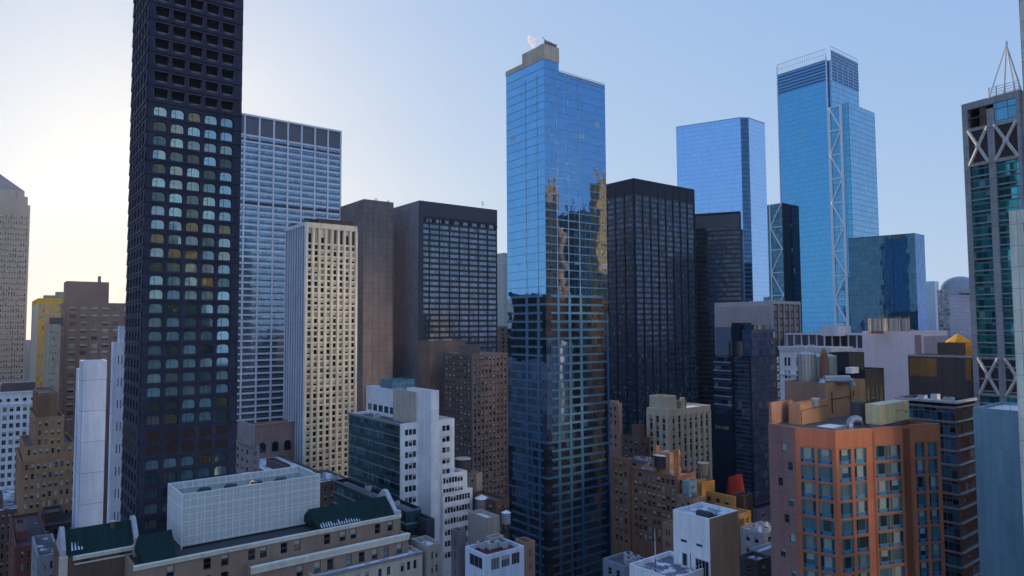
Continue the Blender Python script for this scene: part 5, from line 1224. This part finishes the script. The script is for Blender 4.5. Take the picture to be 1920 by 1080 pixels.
# white skylight sheet, hood, small vents on the roof
q_,h_=quad(120.5,1561,803,1527,1588); b=Bld('flat_skylight','flat white snow-dusted skylight just behind the orange-brown tower parapet','skylight',q_,h_,H-.8); b.shell(plain((.12,.14,.18)),rmat=plain((.68,.72,.78),.6),par=.03,pt=.15)
p_=P(1593,798,124); r=empty('curved_vent_hood',(p_.x,p_.y,H-.8),'rounded blue-grey vent hood beside the skylight on the orange-brown tower','vent')
mb=MB(); prev=None
for k in range(9):
    a=k/8*math.pi*.75; c=(p_.x+1.1*(1-math.cos(a)),p_.y,H+.2+1.1*math.sin(a))
    if prev: mb.bar(prev,c,.62,0,12)
    prev=c
mb.cyl((p_.x,p_.y),.62,H-.8,H+.2,0,12); mb.build('duct',plain((.28,.36,.46),.35,.5),r)
p_=P(1529,745,134); r=empty('roof_exhaust_fan',(p_.x,p_.y,pc.H-.9),'shiny mushroom exhaust fan on the lower penthouse of the orange-brown tower','exhaust fan')
mb=MB(); mb.cyl((p_.x,p_.y),.75,pc.H-.9,pc.H+.6,0,16); mb.build('body',plain((.5,.5,.5),.3,.7),r); mb=MB(); mb.cyl((p_.x,p_.y),.9,pc.H+.6,pc.H+.8,0,16,.6); mb.build('cap',plain((.5,.5,.52),.3,.7),r)
SV=plain((.42,.42,.42),.32,.75)
def silo(px,py,d,r,h,label,zb=None,cone=.35,mat=None):
    p=P(px,py,d); zb=pb.H-.9 if zb is None else zb; t=empty('metal_silo_tank',(p.x,p.y,zb),label,'tank','silver tanks on the brown penthouse')
    mb=MB(); mb.cyl((p.x,p.y),r,zb,p.z,0,28); mb.build('shell',mat or SV,t); mb=MB(); mb.cyl((p.x,p.y),r*1.02,p.z,p.z+r*cone,0,28,r*.25); mb.build('domed_lid',mat or SV,t)
    mb=MB()
    for k in range(14): a=k*2*math.pi/14; mb.bar((p.x+r*1.03*math.cos(a),p.y+r*1.03*math.sin(a),zb),(p.x+r*1.03*math.cos(a),p.y+r*1.03*math.sin(a),p.z+.3),.05,0,4)
    mb.build('guard_cage',plain((.3,.3,.3),.5),t); return t
silo(1512,664,147,1.75,6,'largest silver cylindrical tank, leftmost on the brown penthouse')
silo(1534,668,150,1.6,6,'silver tank between the largest one and the rusty stack on the brown penthouse')
silo(1556,668,152,1.3,6,'silver tank right of the rusty pointed stack')
p=P(1545,664,146); t=empty('rusty_stack',(p.x,p.y,pb.H-.9),'rusty brown pointed stack among the silver tanks','stack'); mb=MB(); mb.cyl((p.x,p.y),.75,pb.H-.9,p.z,0,14,.65); mb.build('pipe',wall((.28,.12,.08)),t); mb=MB(); mb.cyl((p.x,p.y),.95,p.z,p.z+1.3,0,14,.1); mb.build('pointed_cap',wall((.3,.13,.08)),t)
p=P(1546,622,150); mb=MB(); mb.bar((p.x,p.y,pb.H),p,.13,0,6,.06); tag(mb.build('white_mast',plain((.7,.62,.58)),None,(p.x,p.y,pb.H)),'thin pale mast rising above the rusty stack','mast')
p0_=P(1545,707,142); p1_=P(1592,707,142); mb=MB(); z_=pb.H; 
mb.bar((p0_.x,p0_.y,z_+.4),(p1_.x,p1_.y,z_+.4),.95,0,18); mb.bar((p1_.x,p1_.y,z_+.4),(p1_.x+.6,p1_.y,z_-.9),.8,0,14); mb.bar((p0_.x,p0_.y,z_+.4),(p0_.x-.6,p0_.y,z_-.9),.8,0,14); tag(mb.build('curved_duct',plain((.38,.42,.48),.3,.7),None,(p0_.x,p0_.y,z_-.9)),'silver curved duct lying along the brown penthouse roof right of the tanks','duct')

# ================= dark boxes, pink box and neighbours =================
kb=mk('black_clad_building','black clad building with tall yellowish windows low on its side, behind the silver tanks','building',200,1622,693,1565,1657)
KB=wall((.025,.027,.035),.2,rough=.5); kb.shell(KB,skip=('R',),rmat=DRF); w=kb.face('R')[3]
kb.punch('R',KB,cols(w,4,.8,.5,.6),[(kb.H-8.5,kb.H-5.4),(kb.H-12,kb.H-8.8)],.3,kinds=('m0','00'),gmat=winglass([(0,(.2,.22,.12)),(.5,(.1,.12,.08)),(.75,(.3,.32,.16))],.3)); kb.put_windows()
ph=sub(kb,-1.2,w*.7,4,10,P(1622,661,204).z,kb.H-.9); ph.shell(KB,name='upper_black_box')
sk=mk('snowy_roof_unit','white snow-topped roof unit on the black clad building','roof unit',197,1597,688,1585,1610,z0=kb.H-.9,H=kb.H+.8); sk.shell(plain((.7,.72,.75)),rmat=plain((.75,.77,.8)),par=.02,pt=.1)
PK=wall((.88,.74,.76),.08,streak=.1)
pk_=mk('pale_pink_box_building','large plain pale pink building with a slatted right end, upper right','building',262,1713,621,1616,1776)
pk_.shell(PK,rmat=CRV); o,u,n,w=pk_.face('R'); fr=FR(o,u,n); mb=MB(); mb.box(fr,w*.0+.6,w*.2,.01,.12,0,pk_.H-1.5); mb.build('recess_shade_strip',wall((.34,.24,.26)),pk_.root)  # strip darkened to stand for the shade inside the recess
mb=MB(); mb.box(fr,w*.27,w-.4,.01,.08,pk_.H-9,pk_.H-2); mb.build('slatted_opening',plain((.13,.09,.11)),pk_.root); mb=MB(); a=w*.27
while a<w-.3: mb.box(fr,a,a+.38,.09,.5,pk_.H-9,pk_.H-2); a+=.95
mb.build('slat',wall((.6,.55,.57),.1),pk_.root)
wfb=mk('white_framed_loggia_building','low building with a white framed loggia of dark openings, left of the pale pink building','building',285,1640,626,1475,1660)
wfb.shell(wall((.45,.45,.5)),skip=('L',),rmat=CRV); o,u,n,w=wfb.face('L'); fr=FR(o,u,n)
wfb.glass('L',curtain((.08,.08,.12),3,6,.4,.2,line=.1,jit=.4),0,wfb.H-.6); mb=MB(); wfb.grid('L',mb,n_v=11,vw=.5,vd=.5,z0=wfb.H-6,z1=wfb.H); mb.box(fr,0,w,.01,1.0,wfb.H-.6,wfb.H+.3); mb.box(fr,0,w,.01,.8,wfb.H-9,wfb.H-6); mb.build('white_frame',wall((.6,.6,.66),.1),wfb.root)
rb_=mk('white_roof_screen','plain white roof screen box above the white framed loggia','roof box',290,1570,611,1539,1595,z0=wfb.H-.9); rb_.shell(wall((.62,.64,.7),.08),rmat=CRV)
oc=mk('ornate_white_stone_building','old white stone building with paired windows and heavy cornices, left of the silver tanks','building',222,1560,652,1461,1600)
OC=wall((.74,.71,.73),.15); oc.shell(OC,skip=('L',),rmat=roofmat((.3,.3,.33),.4)); w=oc.face('L')[3]; oc.punch('L',OC,[c for k in range(6) for c in ((w-1.6-k*4.2-1.0,w-1.6-k*4.2-.1),(w-1.6-k*4.2-2.3,w-1.6-k*4.2-1.4)) if w-1.6-k*4.2-2.3>.5],rows(oc.H-3.6,oc.H-16,4.4,2.9),.35,kinds=('s0','s1'),gmat=winglass([(0,(.03,.015,.02)),(.6,(.08,.03,.035)),(.85,(.4,.38,.36))],.2)); oc.put_windows()
cornice(oc,'L',oc.H+.2,1.4,1.0,OC); cornice(oc,'L',oc.H-9.2,.6,.9,OC)
# cooling towers on pink box
for i,(px,r_,lab) in enumerate(((1642,2.6,'left one of the three silver cooling tanks on the pale pink roof'),(1672,2.9,'middle one of the three silver cooling tanks on the pale pink roof'),(1693,2.3,'right one of the three silver cooling tanks on the pale pink roof'))):
    p=P(px,597,268+3*i); zb=pk_.H-.9; t=empty('cooling_tank',(p.x,p.y,zb),lab,'tank','cooling tanks on the pink roof'); mb=MB(); mb.cyl((p.x,p.y),r_,zb+1,p.z,0,24); mb.build('shell',SV,t)
    mb=MB()
    for a in range(10): t_=a*math.pi/5; mb.bar((p.x+r_*math.cos(t_),p.y+r_*math.sin(t_),zb),(p.x+r_*1.02*math.cos(t_),p.y+r_*1.02*math.sin(t_),p.z+.8),.1,0,5)
    mb.build('strut',plain((.25,.18,.15)),t); mb=MB(); mb.cyl((p.x,p.y),r_*.9,zb,zb+1,0,16); mb.build('base',wall((.4,.2,.12)),t)
p=P(1651,591,266); mb=MB(); mb.bar((p.x,p.y,pk_.H-.9),p,.3,0,8); mb.bar((p.x,p.y,p.z-.4),(p.x,p.y,p.z),.4,0,8); tag(mb.build('roof_flue',wall((.35,.2,.13)),None,(p.x,p.y,pk_.H-.9)),'thin rusty flue between the silver cooling tanks','flue')
BD=wall((.10,.075,.075),.15); 
bx=mk('dark_brown_blank_building','dark brown windowless building with rust-gold patches, right of the pale pink building','building',200,1822,668,1702,1850)
bx.shell(BD,rmat=CRV); cornice(bx,'L',bx.H+.1,.6,.3,wall((.4,.4,.42),.1)); o,u,n,w=bx.face('L'); fr=FR(o,u,n); mb=MB(); mb.box(fr,w*.54,w-.5,.01,.05,bx.H-6.5,bx.H-1); mb.build('ochre_panel',wall((.30,.14,.05),.3),bx.root); mb=MB(); mb.box(fr,.3,w*.1,.01,.05,bx.H-7,bx.H+.2-1); mb.build('ochre_panel',wall((.30,.14,.05),.3),bx.root)  # ochre patches set on the brown wall
ph=mk('gold_tinged_roof_block','dark brown roof block under the yellow pyramid cap','building',205,1810,643,1757,1822); ph.shell(BD,skip=('R',),rmat=DRF); ph.glass('R',wall((.6,.3,.06)),ph.z0,ph.H)
p=P(1797,641,212); mb=MB(); mb.bar((p.x,p.y,p.z),(p.x,p.y,p.z+2.5),3.6,0,8,.3); mb.cyl((p.x,p.y),3.5,ph.H-.9,p.z,0,8); tag(mb.build('yellow_pyramid_cap',wall((.72,.36,.05),.1),None,(p.x,p.y,ph.H-.9)),'yellow-orange pointed octagonal cap on the dark brown roof block','roof cap')
st=mk('blue_window_strip_building','building with blue strip windows, between the orange-brown tower and the blue metal wall','building',152,1791,753,1679,1828)
st.shell(BLK,skip=('L','R'),rmat=roofmat((.4,.42,.46),.6)); GS=curtain((.05,.19,.32),1.25,3.15,.6,.06,span=0,line=.14,lcol=(.16,.13,.14),jit=.8,tl=.01,blind=.3,bcol=(.01,.015,.02))
GS2=curtain((.02,.05,.075),1.25,3.15,.1,.1,line=.12,lcol=(.03,.03,.04),jit=.8,tl=.01,blind=.1,bcol=(.1,.14,.16))
st.glass('L',GS,0,st.H-1); st.glass('R',GS2,0,st.H-1); mb=MB(); st.grid('L',mb,pitch=3.15,hh=.45,hd=.25,z1=st.H-1.2,z0=50); mb.build('floor_slab',wall((.3,.24,.23),.1),st.root); mb=MB(); st.grid('R',mb,pitch=3.15,hh=.22,hd=.5,z1=st.H-1.2,z0=50); mb.build('balcony_slab',plain((.26,.28,.3)),st.root)
mb=MB()
for k in 'LR': o,u,n,w=st.face(k); mb.box(FR(o,u,n),0,w,-.3,.5,st.H-.45,st.H+.05)
mb.build('roof_edge',wall((.5,.48,.46),.1),st.root)
BM=wall((.20,.35,.46),.08,rough=.45,metal=.2,panel=(1.1,6,.05),pcol=(.16,.28,.38),streak=.15)
bm=mk('blue_metal_clad_block','plain blue-grey metal clad wall with a snowy terrace roof, lower right beside the edge','building',118,1912,771,1824,1960)
bm.shell(BM,rmat=roofmat((.5,.53,.6),.8),par=.5); o,u,n,w=bm.face('L'); fr=FR(o,u,n); mb=MB(); a=.2
while a<w: mb.bar(fr(a,-.2,bm.H),fr(a,-.2,bm.H+.9),.035,0,4); a+=1.2
mb.bar(fr(0,-.2,bm.H+.9),fr(w,-.2,bm.H+.9),.04,0,4); mb.build('railing',plain((.3,.35,.4)),bm.root)
# ================= cross-braced tower at the right =================
GRN_=curtain((.05,.30,.33),1.6,3.42,.75,.04,span=.12,scol=(.16,.16,.17),line=.16,lcol=(.05,.12,.13),jit=.55,tl=.012,wob=.015,blind=.12,bcol=(.2,.35,.36))
GP=wall((.32,.32,.34),.15,panel=(3,3.42,.08),pcol=(.08,.08,.09)); GPX=wall((.58,.56,.53),.1)
N=P(1912,168,185); Lp=PZ(1804,197,N.z); ru=XY(N-Lp).normalized(); rp=Vector((ru.y,-ru.x,0))*-1
if rp.y<0: rp=-rp
xt=Bld('cross_braced_corner_tower','grey stone and green glass tower with white X bracing panels, right edge','tower',[N,N+rp*18,Lp+rp*18,Lp],N.z)
zt=xt.H; xt.shell(GP,skip=('L',),rmat=DRF,z1=zt); o,u,n,w=xt.face('L'); fr=FR(o,u,n); print('xtower',w,zt)
zo=lambda y: P(1860,y,(N.y+Lp.y)/2).z
z_x0,z_x1=zo(303),zo(236); z_y0,z_y1=zo(742),zo(672)
xt.glass('L',GRN_,0,z_x0)
# frame: piers and beams
ax=[0,w*.06,w*.44,w*.56,w*.92,w]   # from the near (right) corner
mb=MB()
mb.box(fr,ax[0],ax[1],-1,.45,0,zt); mb.box(fr,ax[2],ax[3],-.5,.45,0,zt-3.2); mb.box(fr,w*.9,w,-1,.45,0,zt)
for z,h in ((z_x0,1.0),(z_x1,1.0),(z_y0,.8),(z_y1,.8)): mb.box(fr,ax[1],w*.9,.46,.6,z-h/2,z+h/2)
mb.box(fr,ax[1],w*.9,-1,.44,zt-2,zt)
z=z_x0-3.42
while z>30: mb.box(fr,ax[1],ax[2],.02,.3,z-.18,z+.18); mb.box(fr,ax[3],w*.9,.02,.3,z-.18,z+.18); z-=3.42
mb.build('stone_frame',GP,xt.root)
for (A0,A1) in ((ax[1],ax[2]),(ax[3],w*.9)):
    for (Z0,Z1) in ((z_x0,z_x1),(z_y0,z_y1)): mb=MB(); mb.box(fr,A0,A1,.03,.25,Z0,Z1); mb.build('dark_panel',wall((.06,.045,.05)),xt.root)
for (Z0,Z1) in ((z_x0,z_x1),(z_y0,z_y1)):
    for (A0,A1) in ((ax[1],ax[2]),(ax[3],w*.9)):
        mb=MB(); c=((A0+A1)/2,(Z0+Z1)/2)
        for (a_,z_) in ((A0,Z0),(A1,Z0),(A0,Z1),(A1,Z1)): mb.bar(fr(a_,.5,z_),fr(c[0],.55,c[1]),.42,0,4)
        mb.bar(fr(c[0],.3,c[1]),fr(c[0],.95,c[1]),.7,0,12); mb.build('cross_brace',GPX,xt.root)
# open top storey: glass on the right half, open frame on the left
mb=MB(); mb.box(fr,ax[1],ax[2],-.2,.1,z_x1,zt-2); mb.build('top_glass',curtain((.12,.35,.5),3,3.4,.8,.05,line=.2,lcol=(.1,.12,.13),jit=.2),xt.root)
mb=MB(); mb.box(fr,ax[3],w*.9,-.1,.3,z_x1+3.2,z_x1+3.6); mb.box(fr,ax[3]+.3,ax[3]+2.0,-.4,.1,z_x1,zt-2); mb.build('open_frame',wall((.12,.07,.06)),xt.root)
mb=MB(); mb.box(fr,ax[3],w*.9,-9,-8,z_x1,zt-2); mb.build('inner_wall',curtain((.3,.45,.6),3,3,.7,.1,line=.3,lcol=(.15,.1,.1),jit=.3),xt.root)
# tripod mast and rails on top
apx=P(1887,84,192); m=empty('tripod_roof_mast',(apx.x,apx.y,zt-.9),'white tripod mast of four thin legs rising from the cross-braced tower roof','mast')
for (px,py,dd) in ((1853,180,190),(1905,170,190),(1880,172,196),(1925,172,200)):
    q=P(px,py,dd); q.z=zt-.9; mb=MB(); mb.bar(q,apx,.28,0,8,.16); mb.build('leg',plain((.62,.62,.66),.4),m)
mb=MB(); mb.bar(apx,(apx.x,apx.y,apx.z+1.0),.35,0,8,.3); mb.build('finial',plain((.6,.62,.68),.4),m)
mb=MB()
for k in range(5): z=zt+.3+k*.75; mb.bar(fr(1,-2,z),fr(w*.58,-2,z),.10,0,5)
for a in (1,w*.15,w*.3,w*.45,w*.58): mb.bar(fr(a,-2,zt-.9),fr(a,-2,zt+3.6),.16,0,6)
mb.build('roof_railing',plain((.5,.53,.58),.5),xt.root)
# pale stone column building at the very edge
ed=mk('pale_stone_edge_tower','pale cream-grey panelled tower sliver filling the far right edge of the picture','tower',104,1960,-60,1908,2100,rot=0)
ES=wall((.66,.68,.6),.12,panel=(2.6,3.3,.06),pcol=(.2,.21,.19)); ed.shell(ES)
N2=P(1985,385,100); q_=[XY(N2),XY(N2+DR*14),XY(N2+DR*14+DL*along(N2,DL,1891)),XY(N2+DL*along(N2,DL,1891))]
e2=Bld(None,None,None,q_,N2.z,0,root=ed.root); e2.shell(ES,skip=('L',),name='lower_wall'); w=e2.face('L')[3]; e2.punch('L',ES,[(w*.3,w*.72)],rows(e2.H-2,20,3.3,2.4),.3,kinds=('00','01'),gmat=winglass(STOPS_BLUE,.5)); e2.put_windows(30)


LOWS+=[(kb,2),(pk_,3),(bx,2),(st,3),(wfb,3),(s1,3),(oc,2),(xa,2),(x1,2),(t6,3),(t5,4),(t4,2),(tb,4)]
def mirrored(name,label,face_k,f0,f1,T,ytop,mat,wy=25,left=False,cat='tower',pier=None,spikes=False):
    """a building stood where the light mirrored by the central glass tower comes from"""
    o,u,n,w=tc.face(face_k); q=[]
    for f in (f0,f1):
        p=o+u*(w*f); v=XY(p).normalized(); r=v-2*v.dot(n)*n; q.append((p,r.normalized()))
    p,r=q[0]; A=p+r*T; L=A.length; 
    Hh=CAMH+(612-ytop)/1280*(p.y+T)
    if not left: # lit face along DR
        # width along DR until the second ray
        p2,r2=q[1]; den=DR.x*r2.y-DR.y*r2.x; d=p2-A; s=(d.x*r2.y-d.y*r2.x)/den
        B0=A if s>0 else A+DR*s; pts=[B0-DL*wy,B0-DL*wy+DR*abs(s),B0+DR*abs(s),B0]
    else:
        p2,r2=q[1]; dd=Vector((DL.x,DL.y,0)); den=dd.x*r2.y-dd.y*r2.x; d=p2-A; s=(d.x*r2.y-d.y*r2.x)/den
        B0=A if s>0 else A+dd*s; pts=[B0,B0+dd*abs(s),B0+dd*abs(s)-DR*wy,B0-DR*wy]
    b=Bld(name,label,cat,pts,Hh); print(name,[tuple(round(x) for x in proj((p.x,p.y,130))) for p in pts],round(Hh),abs(s))
    b.shell(mat,rmat=DRF); mb=MB()
    for i in range(4): b.grid(i,mb,n_v=max(2,int(b.edge(i)[3]/3.5)),vw=.8,vd=.5,z0=60,z1=Hh)
    mb.build('pier',pier or mat,b.root)
    if spikes:
        mb=MB()
        for k in range(6): c=b.pts[0].lerp(b.pts[2],.15+.14*k); mb.cyl((c.x,c.y),1.2,Hh-1,Hh+3+5*((k*7)%3),0,6,.3)
        mb.build('roof_pinnacle',pier or mat,b.root)
    return b
WBR=curtain((.40,.17,.09),3,3.5,0.0,.8,span=.5,scol=(.72,.24,.09),line=1.2,lcol=(.75,.25,.09),jit=.3,blind=.3,bcol=(.1,.06,.05),tl=0,wob=0)
WGO=curtain((.5,.34,.12),3,3.5,0.0,.8,span=.5,scol=(.95,.33,.07),line=1.2,lcol=(.95,.33,.07),jit=.3,blind=.3,bcol=(.12,.08,.05),tl=0,wob=0)
WDK=curtain((.012,.016,.024),3,3.5,0,.8,span=.5,scol=(.02,.025,.035),line=1.0,lcol=(.03,.03,.04),jit=.3,blind=.1,bcol=(.15,.15,.15))
mirrored('brown_brick_tower_beyond_the_frame','reddish-brown brick tower seen only as a reflection in the central glass tower','R',.0,.22,235,345,WBR,spikes=True)
mirrored('dark_tower_beyond_the_frame','dark stepped tower, seen only as a wavy reflection in the central glass tower','R',.5,.80,250,395,WDK,spikes=True)
mirrored('gold_stone_tower_beyond_the_frame','gold stone tower seen only mirrored at the right edge of the central glass tower','R',.84,1.05,190,340,WGO,wy=6,spikes=True)
mirrored('ochre_brick_tower_beyond_the_frame','ochre brick tower, a low reflection between brown and dark ones in the central glass tower','R',.24,.36,260,430,WBR)
mirrored('added_dark_block_beyond_the_frame','long unseen dark block added to darken the low reflection in the central glass tower','R',-.1,1.25,300,640,WDK,wy=30)  # added out of view so the lower glass mirrors dark
mirrored('teal_block_beyond_the_frame','dark teal block, seen only mirrored low in the left side of the central glass tower','L',-.1,.9,300,548,WDK,left=True)

def behind(name,label,x,y,wx,wy,H,mat):
    N=Vector((x,y,0)); b=Bld(name,label,'tower',[N,N+DR*wx,N+DR*wx+DL*wy,N+DL*wy],H); b.shell(mat,rmat=DRF); mb=MB()
    for i in range(4): b.grid(i,mb,n_v=max(2,int(b.edge(i)[3]/4)),vw=.9,vd=.5,z0=20,z1=H); b.grid(i,mb,pitch=3.6,hh=1.0,hd=.3,z0=20)
    mb.build('pier',mat,b.root)

WM1=wall((.62,.42,.25),.2)

# small air units on the low roofs
rnd=random.Random(11); um=None; um2=None
def unit(px,py,zroof_obj,s_=1.0):
    global um,um2
    z=zroof_obj; p=PZ(px,py,z); 
    if um is None:
        fr=lambda a,b_,z: (a,b_,z)
        mb=MB(); mb.box(fr,-1,1,-.7,.7,.25,1.5); mb.box(fr,-.9,-.7,-.6,.6,0,.25); mb.box(fr,.7,.9,-.6,.6,0,.25); o_=mb.build('casing',plain((.42,.44,.46),.5),None,(0,0,0)); um=o_.data; bpy.data.objects.remove(o_)
        mb=MB(); mb.cyl((0,0),.5,1.5,1.65,0,14); o_=mb.build('fan',plain((.05,.05,.06),.6),None,(0,0,0)); um2=o_.data; bpy.data.objects.remove(o_)
    r_=empty('rooftop_air_unit',(p.x,p.y,z),'small grey metal air unit with a round fan, one of many on the low roofs','air unit','small grey air units on the low roofs')
    r_.rotation_euler=(0,0,R_(38 if rnd.random()<.5 else -52)); r_.scale=(s_,s_,s_)
    for n_,m_ in (('casing',um),('fan',um2)): c=bpy.data.objects.new(n_,m_); COL.objects.link(c); c.parent=r_
def scatter(b_,n_,par=.9,s_=1.0,x0=.15,x1=.85):
    if isinstance(b_,str): return
    for _ in range(n_):
        q=b_.pts; a=rnd.uniform(x0,x1); c=rnd.uniform(.15,.85); p=q[0]+(q[1]-q[0])*a+(q[-1]-q[0])*c; x,y=proj((p.x,p.y,b_.H-par)); 
        if -5<x<1925 and -5<y<1085: unit(x,y,b_.H-par,s_)
for b_,n_ in LOWS: scatter(b_,n_)
# steam
b=P(1001,86,262); mb=MB(); rnd=random.Random(4)
def puff(c,r):
    prev=None
    for k in range(9):
        a=-math.pi/2+k/8*math.pi; ring=[(c[0]+r*math.cos(a)*math.cos(t),c[1]+r*math.cos(a)*math.sin(t),c[2]+r*math.sin(a)) for t in [2*math.pi*j/14 for j in range(14)]]
        if prev:
            for j in range(14): mb.poly([prev[j],prev[(j+1)%14],ring[(j+1)%14],ring[j]])
        prev=ring
for (dx,dz,r_) in ((0,0,.9),(-.5,1.3,1.2),(-1.1,2.4,1.3),(.2,2.2,.9),(-1.6,3.2,.9)): puff((b.x+dx,b.y,b.z+dz),r_)
st_=mb.build('steam_plume',plain((.9,.9,.9)),None,b); m_=bpy.data.materials.new('steam'); m_.use_nodes=True; n_=m_.node_tree; n_.nodes.clear(); oo=n_.nodes.new('ShaderNodeOutputMaterial'); vv=n_.nodes.new('ShaderNodeVolumePrincipled'); vv.inputs['Color'].default_value=(1,1,1,1); vv.inputs['Density'].default_value=1.2; vv.inputs['Anisotropy'].default_value=.3; n_.links.new(vv.outputs[0],oo.inputs['Volume'])
st_.data.materials.clear(); st_.data.materials.append(m_); tag(st_,'small white steam plume rising from the beige crown of the central glass tower','steam',kind='stuff')
RFL=curtain((.95,.93,.9),8,11,1.0,.10,line=.2,lcol=(.3,.3,.3),jit=.05,tl=.05,wob=.0)  # mirror skin of the unseen towers added to bounce sunlight
def reflector(label,tx,ty,a,t,wid,zt):
    """an unseen mirror tower added to throw sunlight on the point tx,ty"""
    T=Vector((tx,ty,0)); c=T+Vector((math.sin(R_(a)),-math.cos(R_(a)),0))*t
    n=(XY(sd).normalized()+(T-c).normalized()).normalized(); u=Vector((n.y,-n.x,0)); N=c-u*wid/2-n*20
    b=Bld('added_reflector_tower',label,'tower',[N,N+u*wid,N+u*wid+n*20,N+n*20],zt); print('refl',[round(proj((p.x,p.y,130))[0]) for p in b.pts])
    b.shell(RFL,rmat=DRF); return b
reflector('unseen mirror-glass tower added to throw light on the striped tower, middle one of three',-72,352,45,330,40,262)
reflector('unseen mirror-glass tower added to throw light on the striped tower, nearest of three',-72,352,36,355,36,265)
reflector('unseen mirror-glass tower added to throw light on the striped tower, southmost of three',-72,352,28,385,36,270)
reflector('shorter unseen mirror-glass tower added to throw warm light on the brick blocks',66,228,46,205,40,170)
reflector('lower unseen mirror-glass block added to throw warm light on the yellow buildings',70,226,33,235,36,165)

hz=MB(); X0,X1,Y0,Y1,Z0,Z1=-1500,1500,-260,1500,-1.0,420
def _b(a,b_,z): return (a,b_,z)
hz.box(_b,X0,X1,Y0,Y1,Z0,Z1); hm=bpy.data.materials.new('haze'); hm.use_nodes=True; n_=hm.node_tree; n_.nodes.clear(); oo=n_.nodes.new('ShaderNodeOutputMaterial'); vv=n_.nodes.new('ShaderNodeVolumePrincipled')
vv.inputs['Color'].default_value=(.93,.95,1,1); vv.inputs['Density'].default_value=HAZE; vv.inputs['Anisotropy'].default_value=.75; n_.links.new(vv.outputs[0],oo.inputs['Volume'])
tag(hz.build('haze',hm,None,(0,0,0)),kind='stuff')
